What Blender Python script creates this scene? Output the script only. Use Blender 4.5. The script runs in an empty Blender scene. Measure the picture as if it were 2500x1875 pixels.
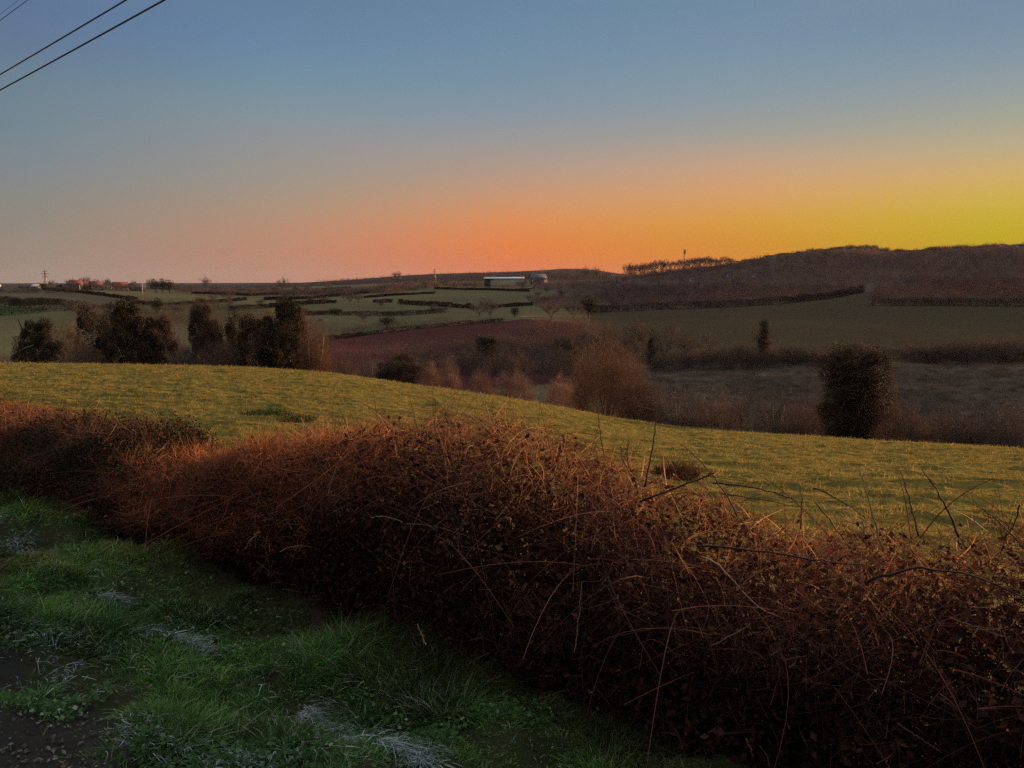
import bpy, math, random
import numpy as np
from mathutils import Vector
R = math.radians
rs = np.random.RandomState(7)
scene = bpy.context.scene

# ------------------------------------------------------------------ camera
FP = 1962.0                      # focal length in pixels of the 2500 px wide photograph
PITCH = R(7.2)
CAM = np.array([0.0, 0.0, 1.7])
cam_d = bpy.data.cameras.new('camera'); cam = bpy.data.objects.new('camera', cam_d)
scene.collection.objects.link(cam); scene.camera = cam
cam.location = CAM; cam.rotation_euler = (math.pi/2-PITCH, 0, 0)
cam_d.sensor_width = 36; cam_d.lens = 36*FP/2500; cam_d.clip_start = 0.05; cam_d.clip_end = 40000

# ------------------------------------------------------------------ light
SUN_AZ, SUN_EL = 45.0, 4.4
sd = bpy.data.lights.new('sun', 'SUN'); sd.energy = 5.0; sd.angle = R(3.0); sd.color = (1.0, 0.55, 0.24)
so = bpy.data.objects.new('sun', sd); scene.collection.objects.link(so)
S = Vector((math.sin(R(SUN_AZ))*math.cos(R(SUN_EL)), math.cos(R(SUN_AZ))*math.cos(R(SUN_EL)), math.sin(R(SUN_EL))))
so.rotation_euler = S.to_track_quat('Z', 'Y').to_euler(); so.location = (0, 0, 60)
scene.cycles.use_denoising = False
scene.cycles.sample_clamp_direct = 1.3; scene.cycles.sample_clamp_indirect = .8
scene.view_settings.view_transform = 'Standard'; scene.view_settings.look = 'None'
scene.view_settings.exposure = 0.6; scene.view_settings.gamma = 1

def lin(c):
    return tuple((v/255/12.92 if v/255 <= .04045 else ((v/255+.055)/1.055)**2.4) for v in c)

# twilight sky: colour by height above the horizon and by angle away from the afterglow
world = bpy.data.worlds.new("World"); scene.world = world; world.use_nodes = True
nt = world.node_tree; nt.nodes.clear(); N = nt.nodes.new; LK = nt.links.new
tc = N('ShaderNodeTexCoord'); sep = N('ShaderNodeSeparateXYZ'); LK(tc.outputs['Generated'], sep.inputs[0])
def math_(op, a, b=None):
    m = N('ShaderNodeMath'); m.operation = op
    for i, v in enumerate((a, b)):
        if v is None: continue
        if isinstance(v, (int, float)): m.inputs[i].default_value = v
        else: LK(v, m.inputs[i])
    return m.outputs[0]
el = math_('MULTIPLY', math_('ARCSINE', sep.outputs['Z']), 180/math.pi)
elf = math_('DIVIDE', math_('ADD', el, 2.0), 92.0)
ca, sa = math.cos(R(36)), math.sin(R(36))
fy = math_('ADD', math_('MULTIPLY', sep.outputs['X'], sa), math_('MULTIPLY', sep.outputs['Y'], ca))
fx = math_('SUBTRACT', math_('MULTIPLY', sep.outputs['X'], ca), math_('MULTIPLY', sep.outputs['Y'], sa))
u = math_('MULTIPLY', math_('ABSOLUTE', math_('ARCTAN2', fx, fy)), 180/math.pi)
SKY = [  # photograph column, its colours down the sky: (row, sRGB)
 (2450, [(0,(116,138,160)),(100,(124,146,163)),(200,(144,156,160)),(280,(162,164,148)),(350,(184,170,136)),(420,(207,172,108)),(470,(205,174,80)),(520,(198,172,52)),(570,(190,166,20)),(610,(188,158,8))]),
 (1800, [(0,(110,138,160)),(100,(118,143,165)),(180,(128,150,163)),(250,(140,153,160)),(330,(162,158,148)),(400,(195,160,132)),(470,(212,158,106)),(540,(213,153,62)),(600,(209,140,40)),(650,(215,128,36))]),
 (1250, [(0,(104,133,158)),(120,(112,140,162)),(200,(120,145,163)),(280,(136,149,160)),(350,(157,152,148)),(420,(179,152,134)),(480,(201,149,112)),(540,(220,140,86)),(600,(226,126,64)),(655,(220,118,72))]),
 (700, [(0,(98,127,155)),(100,(104,134,162)),(200,(115,143,160)),(280,(132,147,155)),(350,(147,147,148)),(430,(156,148,136)),(500,(171,146,124)),(560,(184,139,113)),(620,(188,134,108)),(690,(182,134,112))]),
 (60, [(0,(92,116,150)),(100,(98,120,148)),(200,(108,130,145)),(300,(114,134,145)),(400,(127,136,142)),(500,(139,136,127)),(600,(150,136,122)),(690,(156,137,122))]),
]
def sky_dir(px, py):
    X, Y = (px-1250)/FP, (937.5-py)/FP; x, y, z = X, math.cos(PITCH)+Y*math.sin(PITCH), -math.sin(PITCH)+Y*math.cos(PITCH)
    return math.degrees(math.atan2(x, y)), math.degrees(math.asin(z/math.sqrt(x*x+y*y+z*z)))
PROF = []
for c_, rows_ in SKY:
    st = sorted([(sky_dir(c_, r_)[1], rgb) for r_, rgb in rows_]); st = [(-2, st[0][1])]+st+[(36, (150,165,182)), (90, (222,220,220))]
    PROF.append((abs(sky_dir(c_, 400)[0]-36), st))
PROF.append((105,[(-2,(40,40,44)),(0,(60,60,64)),(10,(84,88,94)),(28,(122,126,132)),(50,(165,168,172)),(90,(222,220,220))]))
prev = None; pu = None
for uu, stops in PROF:
    cr = N('ShaderNodeValToRGB'); LK(elf, cr.inputs[0]); e = cr.color_ramp.elements
    cr.color_ramp.interpolation = 'LINEAR'
    while len(e) < len(stops): e.new(0.5)
    for i, (a, c) in enumerate(stops):
        e[i].position = (a+2)/92; e[i].color = (*lin(c), 1)
    if prev is None: prev = cr.outputs[0]
    else:
        mr = N('ShaderNodeMapRange'); mr.interpolation_type = 'LINEAR'; LK(u, mr.inputs[0])
        mr.inputs[1].default_value = pu; mr.inputs[2].default_value = uu
        mx = N('ShaderNodeMix'); mx.data_type = 'RGBA'; LK(mr.outputs[0], mx.inputs[0]); LK(prev, mx.inputs[6]); LK(cr.outputs[0], mx.inputs[7])
        prev = mx.outputs[2]
    pu = uu
bg = N('ShaderNodeBackground'); LK(prev, bg.inputs[0]); bg.inputs[1].default_value = 0.66
ow = N('ShaderNodeOutputWorld'); LK(bg.outputs[0], ow.inputs[0])

# ------------------------------------------------------------------ scene helpers
COL = scene.collection
def tag(o, label=None, cat=None, group=None, kind=None):
    if label: o['label'] = label
    if cat: o['category'] = cat
    if group: o['group'] = group
    if kind: o['kind'] = kind
    return o
def empty(name, loc, rz=0.0, **k):
    o = bpy.data.objects.new(name, None); COL.objects.link(o)
    o.location = [float(v) for v in loc]; o.rotation_euler = (0, 0, rz); o.empty_display_size = .2
    return tag(o, **k)
class MB:
    """collects vertices / faces / colours, builds ONE mesh object"""
    def __init__(s): s.v = []; s.f = []; s.c = []; s.n = 0
    def add(s, v, f, c=None):
        v = np.asarray(v, np.float32).reshape(-1, 3); f = np.asarray(f, np.int64)
        if f.shape[1] == 3: f = np.hstack([f, np.full((len(f), 1), -1-s.n)])
        s.v.append(v); s.f.append(f+s.n)
        if c is None: c = np.ones((len(v), 3))*.5
        c = np.asarray(c, np.float32)
        if c.ndim == 1: c = np.tile(c, (len(v), 1))
        s.c.append(c); s.n += len(v); return s
    def data(s):
        return np.vstack(s.v), np.vstack(s.f), np.vstack(s.c)
    def mesh(s, name, mat, smooth=False):
        v, f, c = s.data(); me = bpy.data.meshes.new(name)
        tri = f[:, 3] < 0
        cnt = np.where(tri, 3, 4).astype(np.int32)
        st = np.concatenate([[0], np.cumsum(cnt)[:-1]]).astype(np.int32)
        loops = f.reshape(-1); loops = loops[loops >= 0].astype(np.int32)
        me.vertices.add(len(v)); me.vertices.foreach_set('co', v.astype(np.float32).ravel())
        me.loops.add(len(loops)); me.loops.foreach_set('vertex_index', loops)
        me.polygons.add(len(cnt)); me.polygons.foreach_set('loop_start', st); me.polygons.foreach_set('loop_total', cnt)
        if smooth: me.polygons.foreach_set('use_smooth', np.ones(len(cnt), bool))
        a = me.attributes.new('Col', 'FLOAT_COLOR', 'POINT')
        a.data.foreach_set('color', np.hstack([c, np.ones((len(c), 1))]).astype(np.float32).ravel())
        me.update(calc_edges=True)
        me.materials.append(mat); return me
    def build(s, name, mat, parent=None, smooth=False):
        o = bpy.data.objects.new(name, s.mesh(name, mat, smooth)); COL.objects.link(o)
        if parent is not None: o.parent = parent
        return o
def nrm(a): return a/np.maximum(np.linalg.norm(a, axis=-1, keepdims=True), 1e-9)
def ribbons(P, D, L, W, bend, nseg=3, taper=.25, side=None):
    """thin curved blades / twigs. P,D,bend (n,3), L,W (n,)"""
    n = len(P); D = nrm(D)
    if side is None: side = nrm(np.cross(D, rs.normal(size=(n, 3))))
    t = np.linspace(0, 1, nseg+1)[None, :, None]
    c = P[:, None]+D[:, None]*(L[:, None, None]*t)+bend[:, None]*(L[:, None, None]*t*t)
    w = (W[:, None, None]*.5)*(1-(1-taper)*t)
    v = np.stack([c-side[:, None]*w, c+side[:, None]*w], 2).reshape(-1, 3)
    k = np.arange(nseg); q = np.stack([2*k, 2*k+1, 2*k+3, 2*k+2], 1)
    f = (q[None]+(np.arange(n)*(nseg+1)*2)[:, None, None]).reshape(-1, 4)
    return v, f, (nseg+1)*2
def leaves(P, size, up=.5, aspect=.6):
    n = len(P); nn = nrm(rs.normal(size=(n, 3))+np.array([0, 0, up])); a = nrm(np.cross(nn, rs.normal(size=(n, 3)))); b = np.cross(nn, a)
    s = (size*np.ones(n))[:, None]
    v = np.stack([P-a*s*.5, P-b*s*.5*aspect+nn*s*.08, P+a*s*.5, P+b*s*.5*aspect+nn*s*.08], 1).reshape(-1, 3)
    f = np.arange(n*4).reshape(-1, 4); return v, f, 4
def cols(n, k, pal, jit=.2, wts=None):
    pal = np.array(pal); c = pal[rs.choice(len(pal), n, p=wts)]*(1+rs.uniform(-jit, jit, (n, 1)))
    return np.repeat(c, k, 0)
def tube(mb, pts, rad, sides=6, c=(.1, .1, .1)):
    pts = np.asarray(pts, float); n = len(pts); rad = np.ones(n)*rad
    T = nrm(np.gradient(pts, axis=0)); ref = np.array([0, 0, 1.]) if abs(T[0][2]) < .9 else np.array([1., 0, 0])
    a = nrm(np.cross(T, ref)); b = np.cross(T, a)
    th = np.arange(sides)*2*math.pi/sides
    v = pts[:, None]+rad[:, None, None]*(a[:, None]*np.cos(th)[None, :, None]+b[:, None]*np.sin(th)[None, :, None])
    f = []
    for i in range(n-1):
        for j in range(sides):
            k = (j+1) % sides; f.append((i*sides+j, i*sides+k, (i+1)*sides+k, (i+1)*sides+j))
    v = v.reshape(-1, 3); m = len(v); v = np.vstack([v, pts[:1], pts[-1:]])
    for j in range(sides):
        k = (j+1) % sides; f.append((m, k, j, j)); f.append((m+1, (n-1)*sides+j, (n-1)*sides+k, (n-1)*sides+k))
    q = [x for x in f if x[2] != x[3]]; t = [x[:3] for x in f if x[2] == x[3]]
    mb.add(v, q, c); b0 = mb.n-len(v)
    tf = np.array(t)+b0; mb.f.append(np.hstack([tf, np.full((len(tf), 1), -1)]))
def box(mb, lo, hi, c=(.3, .3, .3)):
    x0, y0, z0 = lo; x1, y1, z1 = hi
    v = [(x0,y0,z0),(x1,y0,z0),(x1,y1,z0),(x0,y1,z0),(x0,y0,z1),(x1,y0,z1),(x1,y1,z1),(x0,y1,z1)]
    mb.add(v, [(0,3,2,1),(4,5,6,7),(0,1,5,4),(1,2,6,5),(2,3,7,6),(3,0,4,7)], c); return mb

# ------------------------------------------------------------------ materials (procedural)
def mat_base(name):
    m = bpy.data.materials.new(name); m.use_nodes = True; t = m.node_tree; t.nodes.clear(); return m, t
def veg_mat(name, tint=(1, 1, 1), trans=.0, var=.35, scale=1.5, rough=.8, objvar=0.0):
    m, t = mat_base(name); n = t.nodes.new; l = t.links.new
    at = n('ShaderNodeAttribute'); at.attribute_name = 'Col'
    g = n('ShaderNodeNewGeometry'); no = n('ShaderNodeTexNoise'); no.inputs['Scale'].default_value = scale; no.inputs['Detail'].default_value = 4
    l(g.outputs['Position'], no.inputs['Vector'])
    mr = n('ShaderNodeMapRange'); l(no.outputs[0], mr.inputs[0]); mr.inputs[1].default_value = .3; mr.inputs[2].default_value = .7
    mr.inputs[3].default_value = 1-var; mr.inputs[4].default_value = 1+var
    mu = n('ShaderNodeVectorMath'); mu.operation = 'SCALE'; l(at.outputs['Color'], mu.inputs[0]); l(mr.outputs[0], mu.inputs['Scale'])
    m2 = n('ShaderNodeVectorMath'); m2.operation = 'MULTIPLY'; l(mu.outputs[0], m2.inputs[0]); m2.inputs[1].default_value = tint
    out = m2.outputs[0]
    if objvar:
        oi = n('ShaderNodeObjectInfo'); mo = n('ShaderNodeMapRange'); l(oi.outputs['Random'], mo.inputs[0]); mo.inputs[3].default_value = 1-objvar; mo.inputs[4].default_value = 1+objvar
        m3 = n('ShaderNodeVectorMath'); m3.operation = 'SCALE'; l(out, m3.inputs[0]); l(mo.outputs[0], m3.inputs['Scale']); out = m3.outputs[0]
    b = n('ShaderNodeBsdfPrincipled'); l(out, b.inputs['Base Color']); b.inputs['Roughness'].default_value = rough; b.inputs['Specular IOR Level'].default_value = .25
    o = n('ShaderNodeOutputMaterial')
    if trans:
        tr = n('ShaderNodeBsdfTranslucent'); l(out, tr.inputs[0]); mx = n('ShaderNodeMixShader'); mx.inputs[0].default_value = trans
        l(b.outputs[0], mx.inputs[1]); l(tr.outputs[0], mx.inputs[2]); l(mx.outputs[0], o.inputs[0])
    else: l(b.outputs[0], o.inputs[0])
    return m
def ground_mat(name, c1, c2, c3, s1, s2, bump=.3, bs=8, stretch=(1, 1, 1), rough=.95):
    m, t = mat_base(name); n = t.nodes.new; l = t.links.new
    g = n('ShaderNodeNewGeometry'); mp = n('ShaderNodeMapping'); l(g.outputs['Position'], mp.inputs[0]); mp.inputs['Scale'].default_value = stretch
    a = n('ShaderNodeTexNoise'); a.inputs['Scale'].default_value = s1; a.inputs['Detail'].default_value = 6; a.inputs['Roughness'].default_value = .65; l(mp.outputs[0], a.inputs['Vector'])
    b2 = n('ShaderNodeTexNoise'); b2.inputs['Scale'].default_value = s2; b2.inputs['Detail'].default_value = 5; b2.inputs['Roughness'].default_value = .7; l(mp.outputs[0], b2.inputs['Vector'])
    r = n('ShaderNodeValToRGB'); r.color_ramp.elements[0].position = .35; r.color_ramp.elements[1].position = .65
    r.color_ramp.elements[0].color = (*c1, 1); r.color_ramp.elements[1].color = (*c2, 1); l(a.outputs[0], r.inputs[0])
    mr = n('ShaderNodeMapRange'); l(b2.outputs[0], mr.inputs[0]); mr.inputs[1].default_value = .42; mr.inputs[2].default_value = .62
    mx = n('ShaderNodeMix'); mx.data_type = 'RGBA'; l(mr.outputs[0], mx.inputs[0]); l(r.outputs[0], mx.inputs[6]); mx.inputs[7].default_value = (*c3, 1)
    p = n('ShaderNodeBsdfPrincipled'); l(mx.outputs[2], p.inputs['Base Color']); p.inputs['Roughness'].default_value = rough; p.inputs['Specular IOR Level'].default_value = 0
    nb = n('ShaderNodeTexNoise'); nb.inputs['Scale'].default_value = bs; nb.inputs['Detail'].default_value = 5; l(mp.outputs[0], nb.inputs['Vector'])
    bp = n('ShaderNodeBump'); bp.inputs['Strength'].default_value = bump; bp.inputs['Distance'].default_value = .5/bs; l(nb.outputs[0], bp.inputs['Height']); l(bp.outputs[0], p.inputs['Normal'])
    o = n('ShaderNodeOutputMaterial'); l(p.outputs[0], o.inputs[0]); return m
def plain_mat(name, c, rough=.7, metal=0, var=.15, scale=3):
    m, t = mat_base(name); n = t.nodes.new; l = t.links.new
    g = n('ShaderNodeNewGeometry'); no = n('ShaderNodeTexNoise'); no.inputs['Scale'].default_value = scale; l(g.outputs['Position'], no.inputs['Vector'])
    r = n('ShaderNodeValToRGB'); r.color_ramp.elements[0].color = (*[v*(1-var) for v in c], 1); r.color_ramp.elements[1].color = (*[min(v*(1+var), 1) for v in c], 1)
    l(no.outputs[0], r.inputs[0]); p = n('ShaderNodeBsdfPrincipled'); l(r.outputs[0], p.inputs['Base Color'])
    p.inputs['Roughness'].default_value = rough; p.inputs['Metallic'].default_value = metal
    o = n('ShaderNodeOutputMaterial'); l(p.outputs[0], o.inputs[0]); return m

# ------------------------------------------------------------------ terrain
sp_, cp_ = math.sin(PITCH), math.cos(PITCH)
def ray(px, py):
    X = (np.asarray(px, float)-1250)/FP; Y = (937.5-np.asarray(py, float))/FP
    return np.stack([X+0*Y, cp_+Y*sp_+0*X, -sp_+Y*cp_+0*X], -1)
def unproj(px, py, d):
    """the point seen at (px,py) at d metres ahead of the camera"""
    r = ray(px, py); return CAM+r*(np.asarray(d, float)/r[..., 1])[..., None]
def proj(P):
    q = P-CAM; zc = q[..., 1]*cp_-q[..., 2]*sp_; yc = q[..., 1]*sp_+q[..., 2]*cp_
    zc = np.where(zc < .05, .05, zc)
    return 1250+FP*q[..., 0]/zc, 937.5-FP*yc/zc
LAY = [
 # crest of the near pasture
 [(-600,100,890),(0,95,894),(350,93,898),(600,91,904),(800,87,918),(1000,80,946),(1250,72,980),(1500,63,1026),(1650,59,1046),(1800,55,1058),(2100,49,1078),(2500,42,1098),(3100,40,1112)],
 [(-600,130,950),(0,125,955),(350,122,955),(700,118,970),(1000,110,1010),(1250,105,1045),(1500,100,1085),(1800,95,1120),(2100,90,1140),(2500,85,1155),(3100,85,1170)],
 [(-600,200,870),(0,190,880),(350,185,885),(700,175,895),(1000,165,935),(1250,155,965),(1500,150,1005),(1800,145,1040),(2100,140,1055),(2500,130,1065),(3100,130,1070)],
 [(-600,260,825),(0,250,832),(350,245,835),(700,240,842),(1000,230,872),(1250,220,880),(1500,215,895),(1800,210,888),(2100,205,888),(2500,200,884),(3100,200,880)],
 [(-600,400,765),(0,380,770),(350,370,775),(700,350,795),(880,338,818),(1000,330,806),(1290,320,777),(1500,300,795),(1800,300,800),(2100,300,810),(2500,300,815),(3100,300,820)],
 [(-600,600,722),(0,560,725),(350,560,727),(700,560,740),(1000,560,745),(1250,560,745),(1500,520,752),(1800,480,740),(2100,450,735),(2500,430,742),(3100,420,745)],
 [(-600,750,708),(0,720,706),(200,720,708),(350,760,712),(500,900,714),(700,900,714),(1000,1000,704),(1250,1100,703),(1500,900,700),(1800,800,682),(2100,750,668),(2500,700,672),(3100,700,628)],  # unseen right end of this ridge raised to block low sun from valley
 [(-600,1500,715),(0,1500,713),(350,1500,710),(700,1600,704),(1000,1700,692),(1250,1800,684),(1500,1400,686),(1540,1350,676),(1650,1300,660),(1750,1250,650),(1850,1200,632),(1950,1150,618),(2060,1100,609),(2130,1080,609),(2180,1070,621),(2250,1060,613),(2350,1040,607),(2500,1000,604),(3100,1000,606)],
 [(-600,3800,696),(0,3800,697),(350,3800,696),(600,3800,694),(700,3600,692),(800,3400,687),(900,3300,680),(1000,3200,672),(1100,3200,668),(1200,3200,666),(1300,3200,662),(1380,3100,657),(1440,3000,658),(1500,2900,668),(1560,2800,674),(1800,2800,690),(3100,2800,690)],
 [(-600,9000,690),(3100,9000,690)],
]
AZ = np.linspace(-48, 48, 769)
LR = []; LZ = []
for lay in LAY:
    p = np.array([unproj(a, c, b) for a, b, c in lay]); az = np.degrees(np.arctan2(p[:, 0], p[:, 1])); r = np.hypot(p[:, 0], p[:, 1])
    k = np.exp(-.5*(np.arange(-12, 13)/4.)**2); k /= k.sum()
    def sm(v): 
        g = np.interp(AZ, az, v); return np.convolve(np.pad(g, 12, 'edge'), k, 'valid')
    LR.append(sm(r)); LZ.append(sm(p[:, 2]))
LR = np.array([np.full(len(AZ), 5.5)]+LR); LZ = np.array([np.full(len(AZ), -.45)]+LZ)
LOGR = np.linspace(math.log(5.5), math.log(9000), 1400); RG = np.exp(LOGR)
ZT = np.zeros((len(AZ), len(RG)))
for i in range(len(AZ)):
    x, y = LR[:, i], LZ[:, i]; dx = np.diff(x); m = np.diff(y)/dx
    s = np.zeros(len(x)); s[0] = m[0]; s[-1] = m[-1]
    for j in range(1, len(x)-1):
        if m[j-1]*m[j] > 0:
            w1 = 2*dx[j]+dx[j-1]; w2 = dx[j]+2*dx[j-1]; s[j] = (w1+w2)/(w1/m[j-1]+w2/m[j])
    j = np.clip(np.searchsorted(x, RG)-1, 0, len(x)-2); h = dx[j]; t = np.clip((RG-x[j])/h, 0, 1)
    ZT[i] = (2*t**3-3*t**2+1)*y[j]+(t**3-2*t**2+t)*h*s[j]+(-2*t**3+3*t**2)*y[j+1]+(t**3-t**2)*h*s[j+1]
HT = rs.rand(256, 256)
def vnoise(x, y):
    xi = np.floor(x).astype(int); yi = np.floor(y).astype(int); fx = x-xi; fy = y-yi; fx = fx*fx*(3-2*fx); fy = fy*fy*(3-2*fy)
    a = HT[xi & 255, yi & 255]; b = HT[(xi+1) & 255, yi & 255]; c = HT[xi & 255, (yi+1) & 255]; d = HT[(xi+1) & 255, (yi+1) & 255]
    return (a*(1-fx)+b*fx)*(1-fy)+(c*(1-fx)+d*fx)*fy
def fbm(x, y, o=4):
    s = 0; a = .5; 
    for k in range(o): s = s+a*vnoise(x*2**k+17.3*k, y*2**k+5.1*k); a *= .5
    return s/(1-.5**o)
HA = np.array([-5.2, 8.0]); HU = np.array([.788, -.616]); HN = np.array([.616, .788])   # foot of the near hedge
def hs(x, y): return (x-HA[0])*HN[0]+(y-HA[1])*HN[1]
def hu(x, y): return (x-HA[0])*HU[0]+(y-HA[1])*HU[1]
def rutline(u_): return -.5-.065*u_+.05*np.sin(u_*2.3)
def sstep(a, b, x):
    t = np.clip((x-a)/(b-a), 0, 1); return t*t*(3-2*t)
def ground(x, y):
    x = np.asarray(x, float); y = np.asarray(y, float)
    az = np.degrees(np.arctan2(x, y)); r = np.hypot(x, y)
    ia = np.clip((az+48)/96*(len(AZ)-1), 0, len(AZ)-1.001); ir = np.clip((np.log(np.maximum(r, 5.5))-LOGR[0])/(LOGR[1]-LOGR[0]), 0, len(RG)-1.001)
    a = ia.astype(int); b = ir.astype(int); fa = ia-a; fb = ir-b
    z = (ZT[a, b]*(1-fb)+ZT[a, b+1]*fb)*(1-fa)+(ZT[a+1, b]*(1-fb)+ZT[a+1, b+1]*fb)*fa
    # tussocks of the pasture, gentle relief farther out
    z = z+((fbm(x*.8, y*1.9, 3)-.5)*.24+np.abs(fbm(x*1.6+5, y*4.0, 2)-.5)*.16)*np.clip((r-5)/6, 0, 1)*np.clip((130-r)/60, 0, 1)
    z = z+(fbm(x/60, y/60, 3)-.5)*3.0*sstep(150, 500, r)*sstep(9000, 1500, r)
    s = hs(x, y)
    zv = -.35*sstep(-3.0, -.2, s)+(fbm(x*1.7, y*1.7, 3)-.5)*.32*sstep(-2.6, -1.4, s)+(fbm(x*4.5, y*4.5, 2)-.5)*.07*sstep(-2.2, -1.6, s)-.045*np.exp(-((s-rutline(hu(x, y)))/.13)**2)
    zv = zv+(fbm(x*9, y*9, 2)-.5)*.02
    near = sstep(.5, -.1, s)*sstep(16, 9, r)
    back = np.where((y < 0), 1., 0.)
    w = np.maximum(near, back*sstep(60, 20, r))
    return z*(1-w)+zv*w
YM = np.exp(np.linspace(math.log(9), math.log(8500), 1300))
def hit(px, py, dmin=9):
    """first ground point seen at a pixel, at least dmin metres ahead"""
    px = np.atleast_1d(np.asarray(px, float)); py = np.atleast_1d(np.asarray(py, float)); out = np.full((len(px), 3), np.nan)
    ys = YM[YM >= dmin]
    for i0 in range(0, len(px), 400):
        r = ray(px[i0:i0+400], py[i0:i0+400]); k = ys[None]/r[:, 1:2]
        X = r[:, 0:1]*k; Z = CAM[2]+r[:, 2:3]*k; G = ground(X, np.broadcast_to(ys, X.shape))
        m = Z < G; idx = m.argmax(1); ok = m.any(1)
        out[i0:i0+400][ok] = np.stack([X[ok, idx[ok]], ys[idx[ok]], G[ok, idx[ok]]], 1)
    return out
def at(px, d):
    """ground point d metres ahead in the direction of column px"""
    r = ray(px, 800.); k = d/r[..., 1]; x = r[..., 0]*k; return np.stack([x, d+0*x, ground(x, d+0*x)], -1)

azs = np.concatenate([np.arange(-180, -44, 3.), np.arange(-42, 42.01, .11), np.arange(45, 180, 3.)])
rr = np.concatenate([np.exp(np.linspace(math.log(.25), math.log(6), 190))[:-1], np.exp(np.linspace(math.log(6), math.log(110), 460))[:-1], np.exp(np.linspace(math.log(110), math.log(9000), 300))])
A_, R_ = np.meshgrid(np.radians(azs), rr, indexing='ij')
TX = R_*np.sin(A_); TY = R_*np.cos(A_); TZ = ground(TX, TY)
nv, nr = TX.shape
TV = np.stack([TX, TY, TZ], -1).reshape(-1, 3)
ii = np.arange(nv)[:, None]; jn = (ii+1) % nv; jj = np.arange(nr-1)[None]
F = np.stack([ii*nr+jj, ii*nr+jj+1, jn*nr+jj+1, jn*nr+jj], -1).reshape(-1, 4)
FC = TV[F].mean(1); fr = np.hypot(FC[:, 0], FC[:, 1]); fpx, fpy = proj(FC)
faz = np.degrees(np.arctan2(FC[:, 0], FC[:, 1])); crest = np.interp(faz, AZ, LR[1])
fpx = np.where((FC[:, 1] > 0), fpx, -9999)
def inpoly(x, y, poly):
    c = np.zeros(np.shape(x), bool); j = len(poly)-1
    for i in range(len(poly)):
        xi, yi = poly[i]; xj, yj = poly[j]
        if yi != yj: c ^= ((yi > y) != (yj > y)) & (x < (xj-xi)*(y-yi)/(yj-yi)+xi)
        j = i
    return c
REG = np.zeros(len(F), int)            # 0 far meadow
behind = FC[:, 1] < 0
REG[fr < crest+12] = 1                 # pasture
s_ = hs(FC[:, 0], FC[:, 1]); nz = fbm(FC[:, 0]*2.1, FC[:, 1]*2.1, 3)
REG[(s_ < .25) & (fr < 40)] = 2        # verge
REG[(s_ < -1.5+(nz-.5)*.9) & (fr < 40)] = 3   # track
vis = (fr > crest+12)
POLY = {
 4: [(640,845),(800,828),(905,815),(1010,803),(1150,790),(1290,779),(1420,790),(1450,850),(1450,930),(1000,960),(640,930)],   # bracken slope
 5: [(1480,905),(1700,890),(2060,885),(2600,885),(3400,885),(3400,1160),(2000,1150),(1480,1120)],                            # rough meadow
 6: [(1440,762),(1700,752),(1900,741),(2020,728),(2110,712),(2160,716),(2130,744),(3400,748),(3400,884),(2060,884),(1600,895),(1440,860)],  # hillside field
 7: [(1300,735),(1440,762),(1700,752),(1900,741),(2020,728),(2110,712),(2160,716),(2130,744),(3400,748),(3400,560),(1840,600),(1520,640),(1300,655)], # woodland floor
 8: [(-900,716),(0,712),(110,709),(340,735),(330,760),(150,738),(0,735),(-900,735)],   # brown stubble
 9: [(-900,745),(0,748),(100,750),(110,757),(0,768),(-900,775)],   # bright strip
 10:[(1000,704),(1290,705),(1400,716),(1200,742),(1130,748),(960,737)],
}
for k, p in POLY.items(): REG[vis & inpoly(fpx, fpy, p)] = k
REG[(fr > 1900) & (REG == 0)] = 11
gm = {
 0: ('meadow', ground_mat('meadow_grass', (.14,.138,.068), (.19,.172,.085), (.16,.125,.075), .012, .035, .4, .6)),
 1: ('pasture', ground_mat('pasture_turf', (.24,.18,.045), (.29,.215,.055), (.125,.11,.03), .12, 1.4, 1.0, 4, (1, 2.2, 1))),
 2: ('verge', ground_mat('verge_soil', (.03,.045,.018), (.05,.06,.026), (.045,.038,.025), 1.5, 6, .8, 30)),
 3: ('road', ground_mat('track_dirt', (.035,.034,.032), (.06,.056,.052), (.04,.034,.028), 1.2, 9, .8, 60)),
 4: ('bracken_slope', ground_mat('bracken_brown', (.14,.042,.04), (.10,.036,.034), (.11,.05,.045), .03, .12, .8, 1.2)),
 5: ('rough_meadow', ground_mat('rough_meadow_grass', (.20,.155,.11), (.075,.055,.04), (.11,.068,.045), .06, .16, 1.0, 1.5, (1, 1.8, 1))),
 6: ('hillside_field', ground_mat('hillside_field_grass', (.085,.072,.042), (.07,.058,.037), (.09,.068,.042), .015, .06, .4, 1)),
 7: ('woodland_floor', ground_mat('woodland_floor_litter', (.13,.08,.065), (.10,.066,.056), (.14,.11,.07), .02, .01, .6, 1)),
 8: ('stubble_field', ground_mat('stubble_brown', (.21,.13,.085), (.17,.12,.075), (.14,.125,.08), .03, .02, .3, 1)),
 9: ('green_field', ground_mat('green_field_grass', (.06,.12,.04), (.075,.115,.04), (.08,.09,.04), .03, .02, .3, 1)),
 10: ('upper_field', ground_mat('upper_field_grass', (.145,.15,.066), (.175,.162,.07), (.15,.125,.08), .02, .01, .3, 1)),
 11: ('hills', ground_mat('far_hill_woods', (.055,.05,.05), (.085,.075,.06), (.04,.045,.045), .004, .009, .3, .1)),
}
for k, (nm, m) in gm.items():
    f = F[REG == k]
    if not len(f): continue
    used, inv = np.unique(f, return_inverse=True)
    b = MB(); b.add(TV[used], inv.reshape(-1, 4)); o = b.build(nm, m, smooth=True); tag(o, kind='structure')

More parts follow.
